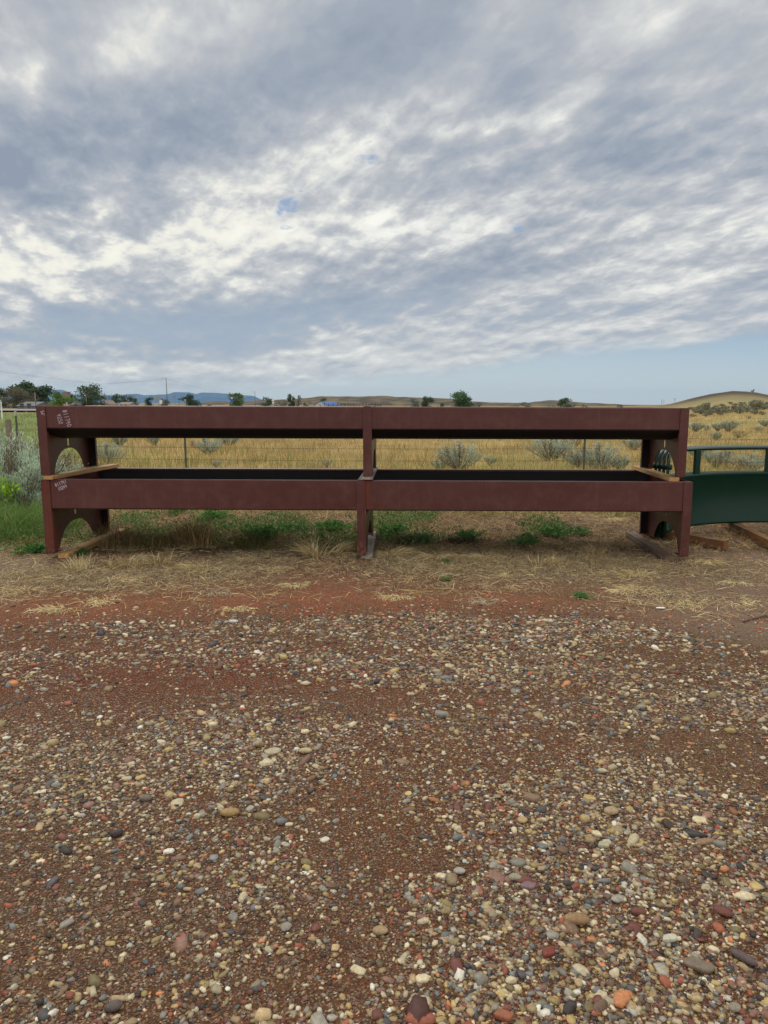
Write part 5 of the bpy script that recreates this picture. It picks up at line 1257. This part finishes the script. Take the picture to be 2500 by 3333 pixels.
# ================================================================== buildings, signs, poles
M_WALLW = simple('white_siding', lin(140, 139, 136), 0.9, scale=1.0)
M_WALLG = simple('grey_siding', lin(104, 107, 110), 0.9, scale=1.0)
M_ROOFG = simple('grey_metal_roof', lin(96, 100, 106), 0.9, scale=1.0)
M_ROOFB = simple('blue_metal_roof', lin(66, 96, 156), 0.8, scale=1.0)
M_ROOFT = simple('tan_roof', lin(128, 112, 100), 0.9, scale=1.0)
M_GLASS = simple('window_glass', lin(50, 58, 66), 0.15)
M_POLE = simple('pole_wood', lin(122, 100, 84), 0.9)
M_DARKP = simple('dark_post', lin(58, 50, 46), 0.9)
M_METAL = simple('galvanised', lin(150, 152, 154), 0.5, 0.4)
M_SIDING = simple('bright_white_siding', lin(205, 206, 206), 0.7, scale=1.0)
def house(name, pxl, pxr, base_py, eave_py, ridge_py, D, depth, wall, roof, label, cat, windows=2, gable='x'):
    a, b = at(pxl, base_py, D), at(pxr, base_py, D); wd = b.x-a.x; cx_ = (a.x+b.x)/2; z0 = gzf(cx_, D)
    he = at(pxl, eave_py, D).z-z0; hr = at(pxl, ridge_py, D).z-z0
    root = empty(name, (cx_, D, z0)); h = wd/2; wl = MB(); rf = MB(); e = 0.25
    if gable == 'x':      # ridge runs along x
        wl.prism([(0, -0.3), (depth, -0.3), (depth, he), (depth/2, hr-0.05), (0, he)], 'x', -h, h)
        for s in (0, 1):
            y0, y1 = (-e, depth/2) if s == 0 else (depth+e, depth/2)
            za = he-e*(hr-he)/(depth/2)
            rf.prism([(y0, za+0.02), (y1, hr+0.02), (y1, hr+0.14), (y0, za+0.14)], 'x', -h-e, h+e)
    else:                 # gable faces the viewer
        wl.prism([(-h, -0.3), (h, -0.3), (h, he), (0, hr-0.05), (-h, he)], 'y', 0, depth)
        for s in (-1, 1):
            za = he-e*(hr-he)/h
            rf.prism([(s*(h+e), za+0.02), (0, hr+0.02), (0, hr+0.14), (s*(h+e), za+0.14)], 'y', -e, depth+e)
    wl.build('wall', wall, root); rf.build('roof', roof, root)
    for i in range(windows):
        x = -h+wd*(i+0.7)/(windows+0.4); f = MB()
        f.box(x-0.55, x+0.55, -0.05, -0.01, he*0.35, he*0.35+1.1); fo = f.build('window', M_WALLW, root)
        g = MB(); g.box(x-0.45, x+0.45, -0.08, -0.052, he*0.35+0.1, he*0.35+1.0); g.build('pane', M_GLASS, fo)
    d_ = MB(); d_.box(h*0.1-0.5, h*0.1+0.5, -0.06, -0.012, 0, min(2.0, he*0.8)); d_.build('door', M_ROOFT, root)
    tag(root, label, cat); return root
house('metal_shed', 56, 112, 1331, 1322, 1309, 165, 9, M_WALLG, M_ROOFG, 'low grey metal shed in front of the trees at the far left', 'shed')
house('farmhouse', 326, 350, 1326, 1316, 1304, 260, 8, M_WALLW, M_ROOFT, 'small white gabled farmhouse between the trees on the left', 'house', 1, 'y')
house('farmhouse', 385, 420, 1326, 1318, 1310, 270, 8, M_WALLW, M_ROOFT, 'low white house with a pale tan roof beside the dark trees', 'house', 2)
house('farm_outbuilding', 232, 262, 1327, 1318, 1306, 225, 8, M_WALLW, M_ROOFG, 'white outbuilding half hidden behind the trees near the brown tank', 'shed', 1)
bb = house('metal_barn', 1018, 1068, 1326, 1319.5, 1307.5, 300, 11, M_SIDING, M_ROOFB, 'white metal barn with a blue roof left of centre on the skyline', 'barn', 0, 'y')
bb.rotation_euler = (0, 0, R(-24))

# corral posts in front of the barn
cr = empty('corral_fence', (at(1030, 1325, 280).x, 280, gzf(at(1030, 1325, 280).x, 280)))
for k, px in enumerate(list(np.linspace(1026, 1098, 6))+list(np.linspace(1112, 1240, 14))):
    p = at(px, 1320, 280); hgt = 2.0+0.5*((k*7)%3)*0.5
    MB().tube([(0, 0, -0.2), (0, 0, hgt)], 0.11, 6).build('post', M_DARKP, cr, loc=(p.x-cr.location.x, (k % 3)*1.0, 0))
x0_, x1_ = 0, at(1240, 1320, 280).x-cr.location.x
for z in (0.7, 1.25, 1.75): MB().box(x0_, x1_, 0.10, 0.16, z, z+0.12).build('rail', M_DARKP, cr)
tag(cr, 'dark timber corral fence in front of the blue roofed barn', 'fence')

# brown elevated tank
p = at(216, 1300, 190); z0 = gzf(p.x, 190); tk = empty('storage_tank', (p.x, 190, z0)); zt, zb_ = at(216, 1277, 190).z-z0, at(216, 1295, 190).z-z0
MB().tube([(0, 0, zb_), (0, 0, zt)], 1.0, 16).build('tank', simple('rusty_tank', lin(124, 112, 104), 0.8, scale=1.5), tk, smooth=False)
MB().box(-0.2, 1.25, -0.7, 0.7, zt+0.01, zt+0.12).build('lid', M_POLE, tk)
for sx_ in (-.7, .7):
    for sy_ in (-.7, .7): MB().tube([(sx_, sy_, -0.2), (sx_*.9, sy_*.9, zb_+.05)], 0.10, 6).build('leg', M_POLE, tk)
tag(tk, 'brownish elevated storage tank above the bright green tree', 'tank')

def pole(px, base, top, D, label, name='utility_pole', arm=True, rad=0.14, cat='utility pole', mat=None):
    p = at(px, base, D); z0 = gzf(p.x, D); h = at(px, top, D).z-z0; root = empty(name, (p.x, D, z0))
    MB().tube([(0, 0, -0.3), (0.02, 0, h*0.5), (0, 0, h)], [rad, rad*0.85, rad*0.65], 8).build('pole', mat or M_POLE, root, smooth=True)
    if arm:
        MB().box(-0.9, 0.9, -0.06-rad, 0.04-rad, h*0.90, h*0.90+0.12).build('crossarm', mat or M_POLE, root)
        for q in (-.8, -.3, .3, .8):
            MB().tube([(q, -rad, h*0.90+0.121), (q, -rad, h*0.90+0.27)], 0.04, 6).build('insulator', M_METAL, root)
    tag(root, label, cat, 'utility poles on the plain'); return root, h
pole(117, 1328, 1277, 150, 'plain brown pole in front of the dark trees at the far left', arm=False)
pole(282, 1326, 1287, 210, 'leaning thin pole in front of the rounded tree', arm=False, rad=.1)
pole(342, 1324, 1279, 260, 'utility pole with crossarm beside the white farmhouse')
pole(434, 1324, 1284, 300, 'thin utility pole right of the low tan roof', rad=.11)
pole(494, 1324, 1285, 320, 'thin utility pole left of the sign boards', rad=.11)
pole(570, 1324, 1288, 340, 'thin utility pole right of the tall street lamp', rad=.12)
for px, tp, lab in ((1025, 1302, 'utility pole at the left corner of the blue roofed barn'), (1095, 1302, 'utility pole at the right corner of the blue roofed barn'), (1171, 1306, 'short pole left of the middle leg on the skyline'),
                    (1220, 1300, 'left one of the pole pair on the far slope right of the middle leg'), (1227, 1300, 'right one of the pole pair on the far slope right of the middle leg'), (1236, 1305, 'faint pole beside the pole pair on the far slope'), (1252, 1308, 'short pole with crossarm on the far slope'),
                    (1316, 1305, 'left pole of the twin poles near the silver tree'), (1320, 1305, 'right pole of the twin poles near the silver tree'),
                    (2153, 1300, 'left one of the faint poles beside the right hill'), (2160, 1301, 'middle one of the faint poles beside the right hill'), (2195, 1297, 'right pole with crossarms beside the right hill')):
    pole(px, 1326, tp, 360, lab, rad=.13, arm=px in (1252, 2195, 1171))
def lamp(px, top, D, arm_px, label):
    p = at(px, 1324, D); z0 = gzf(p.x, D); h = at(px, top, D).z-z0; root = empty('street_lamp', (p.x, D, z0))
    MB().tube([(0, 0, -0.3), (0, 0, h)], [0.15, 0.10], 8).build('pole', M_POLE, root, smooth=True)
    ax2 = -(arm_px)/2300*D
    MB().tube([(0, -0.1, h-0.35), (ax2*0.5, -0.1, h-0.05), (ax2*0.85, -0.1, h-0.08)], 0.05, 6).build('arm', M_METAL, root, smooth=True)
    MB().prism([(ax2*0.75, h-0.15), (ax2*1.1, h-0.22), (ax2*1.15, h-0.10), (ax2*0.85, h+0.03)], 'y', -0.25, 0.05).build('lamp_head', M_METAL, root)
    tag(root, label, 'street lamp', 'street lamps'); return root, h
lamp(545, 1229, 230, 13, 'tall street lamp on a brown pole left of centre')
lamp(831, 1274, 400, 7, 'shorter more distant street lamp right of the blue sign')
def wire(pts, label):
    P = [at(*q) for q in pts]; o0 = P[0].copy(); full = []
    for a, b in zip(P, P[1:]):
        for k in range(12):
            t = k/12; q = a.lerp(b, t); q.z -= 4*t*(1-t)*(a-b).length*0.004; full.append(q-o0)
    full.append(P[-1]-o0)
    tag(MB().tube(full, 0.016, 5).build('power_line', M_DARKP, loc=o0), label, 'power line')
wire([(-60, 1200, 150), (330, 1250, 200), (545, 1233, 230)], 'thin power line sagging from the left edge to the tall street lamp')
wire([(545, 1233, 230), (690, 1272, 300), (831, 1280, 400)], 'thin power line between the two street lamps')

# road signs
M_SGN_B = simple('brown_sign_back', lin(150, 140, 128), 0.6); M_SGN_W = simple('white_sign', lin(214, 216, 216), 0.5); M_SGN_BL = simple('blue_sign', lin(40, 86, 176), 0.5)
def sign(px, D, boards, label, mark=None, post=None):
    p = at(px, 1324, D); z0 = gzf(p.x, D); root = empty('road_sign', (p.x, D, z0)); tp = 0
    for (x0, y0, x1, y1, mat, nm) in boards:
        a, b = at(x0, y1, D), at(x1, y0, D); tp = max(tp, b.z-z0-0.1)
        bo = MB().box(a.x-p.x, b.x-p.x, -0.05, 0.0, a.z-z0, b.z-z0).build(nm, mat, root, bevel=0.02)
        if mark and mat is M_SGN_BL:
            for (mx0, my0, mx1, my1) in mark:
                a, b = at(mx0, my1, D), at(mx1, my0, D)
                MB().box(a.x-p.x, b.x-p.x, -0.07, -0.052, a.z-z0, b.z-z0).build('lettering', M_SGN_W, bo)
    MB().tube([(0, 0.05, -0.2), (0, 0.05, tp)], 0.06, 8).build('post', post or M_METAL, root)
    tag(root, label, 'road sign', 'road signs'); return root
sign(516, 240, [(507, 1293, 525, 1302, M_SGN_B, 'board'), (519, 1302, 528, 1314, M_SGN_W, 'panel')], 'tan sign board over a white panel, left of the tall lamp')
sign(755, 220, [(750, 1291.5, 759, 1308, M_SGN_BL, 'board')], 'tall blue sign with a pale mark, in front of the light green tree', mark=[(751.2, 1293.8, 757.6, 1297.4)])
sign(889, 240, [(885, 1300, 893, 1306, M_SGN_W, 'board'), (886, 1308, 892, 1314, M_SGN_W, 'panel')], 'pair of small white route signs stacked on one post')
sign(603, 250, [(599.5, 1299.5, 606, 1308, M_SGN_B, 'board')], 'small grey sign against the left side of the compact dark tree')
sign(583, 300, [(579, 1298, 587, 1301, M_DARKP, 'board')], 'small T shaped dark sign left of the compact dark tree', post=M_DARKP)
sign(3, 60, [(1.5, 1303, 4, 1306, M_SGN_W, 'reflector')], 'pale marker post at the far left beside the road', post=M_SGN_W)

# vehicles whose roofs just show over the trough rim
def car(px, D, c, label, L=4.6, H=1.5, name='parked_car', cat='car'):
    p = at(px, 1322, D); z0 = gzf(p.x, D); root = empty(name, (p.x, D, z0)); mt = simple('car_paint', c, 0.25, 0.1, var=0.03)
    h = L/2; b = MB(); b.prism([(-h, .32), (h, .32), (h, .72), (h*.55, .92), (-h*.7, .92), (-h, .78)], 'y', 0, 1.8); b.build('body', mt, root, bevel=.04)
    MB().prism([(-h*.78, .921), (h*.42, .921), (h*.18, H), (-h*.52, H)], 'y', .1, 1.7).build('cabin', mt, root, bevel=.05)
    MB().prism([(-h*.66, .96), (h*.30, .96), (h*.13, H-.09), (-h*.48, H-.09)], 'y', .07, .099).build('window', M_GLASS, root)
    for sx_ in (-.62, .60):
        for yy_ in (0.05, 1.55):
            MB().tube([(h*sx_, yy_-.06, .33), (h*sx_, yy_+.16, .33)], .33, 16).build('wheel', M_DARKP, root)
    tag(root, label, cat, 'vehicles behind the trough rim')
car(618, 410, lin(220, 222, 222), 'white vehicle roof just showing over the trough rim below the compact dark tree', 5.2, 1.75)
car(646, 405, lin(205, 210, 214), 'smaller pale car roof right of the white one over the trough rim', 4.2, 1.6)
car(683, 400, lin(92, 74, 72), 'dark maroon car roof just showing over the trough rim', 4.4, 1.55)
car(900, 420, lin(224, 224, 220), 'white long vehicle roof over the trough rim by the white route signs', 5.8, 1.6)

# ================================================================== haze
hz = MB(); hz.box(-21000, 21000, -450, 23000, -8, 420)
ho = hz.build('haze', [bpy.data.materials.new('haze')]); hm = ho.data.materials[0]; hm.use_nodes = True
th = NT(hm.node_tree); th.n.clear(); pv = th.new('ShaderNodeVolumePrincipled'); oo = th.new('ShaderNodeOutputMaterial'); th.l.new(pv.outputs[0], oo.inputs['Volume'])
pv.inputs['Color'].default_value = (0.50, 0.76, 1.0, 1); pv.inputs['Density'].default_value = 2.4e-5
tag(ho, kind='stuff')
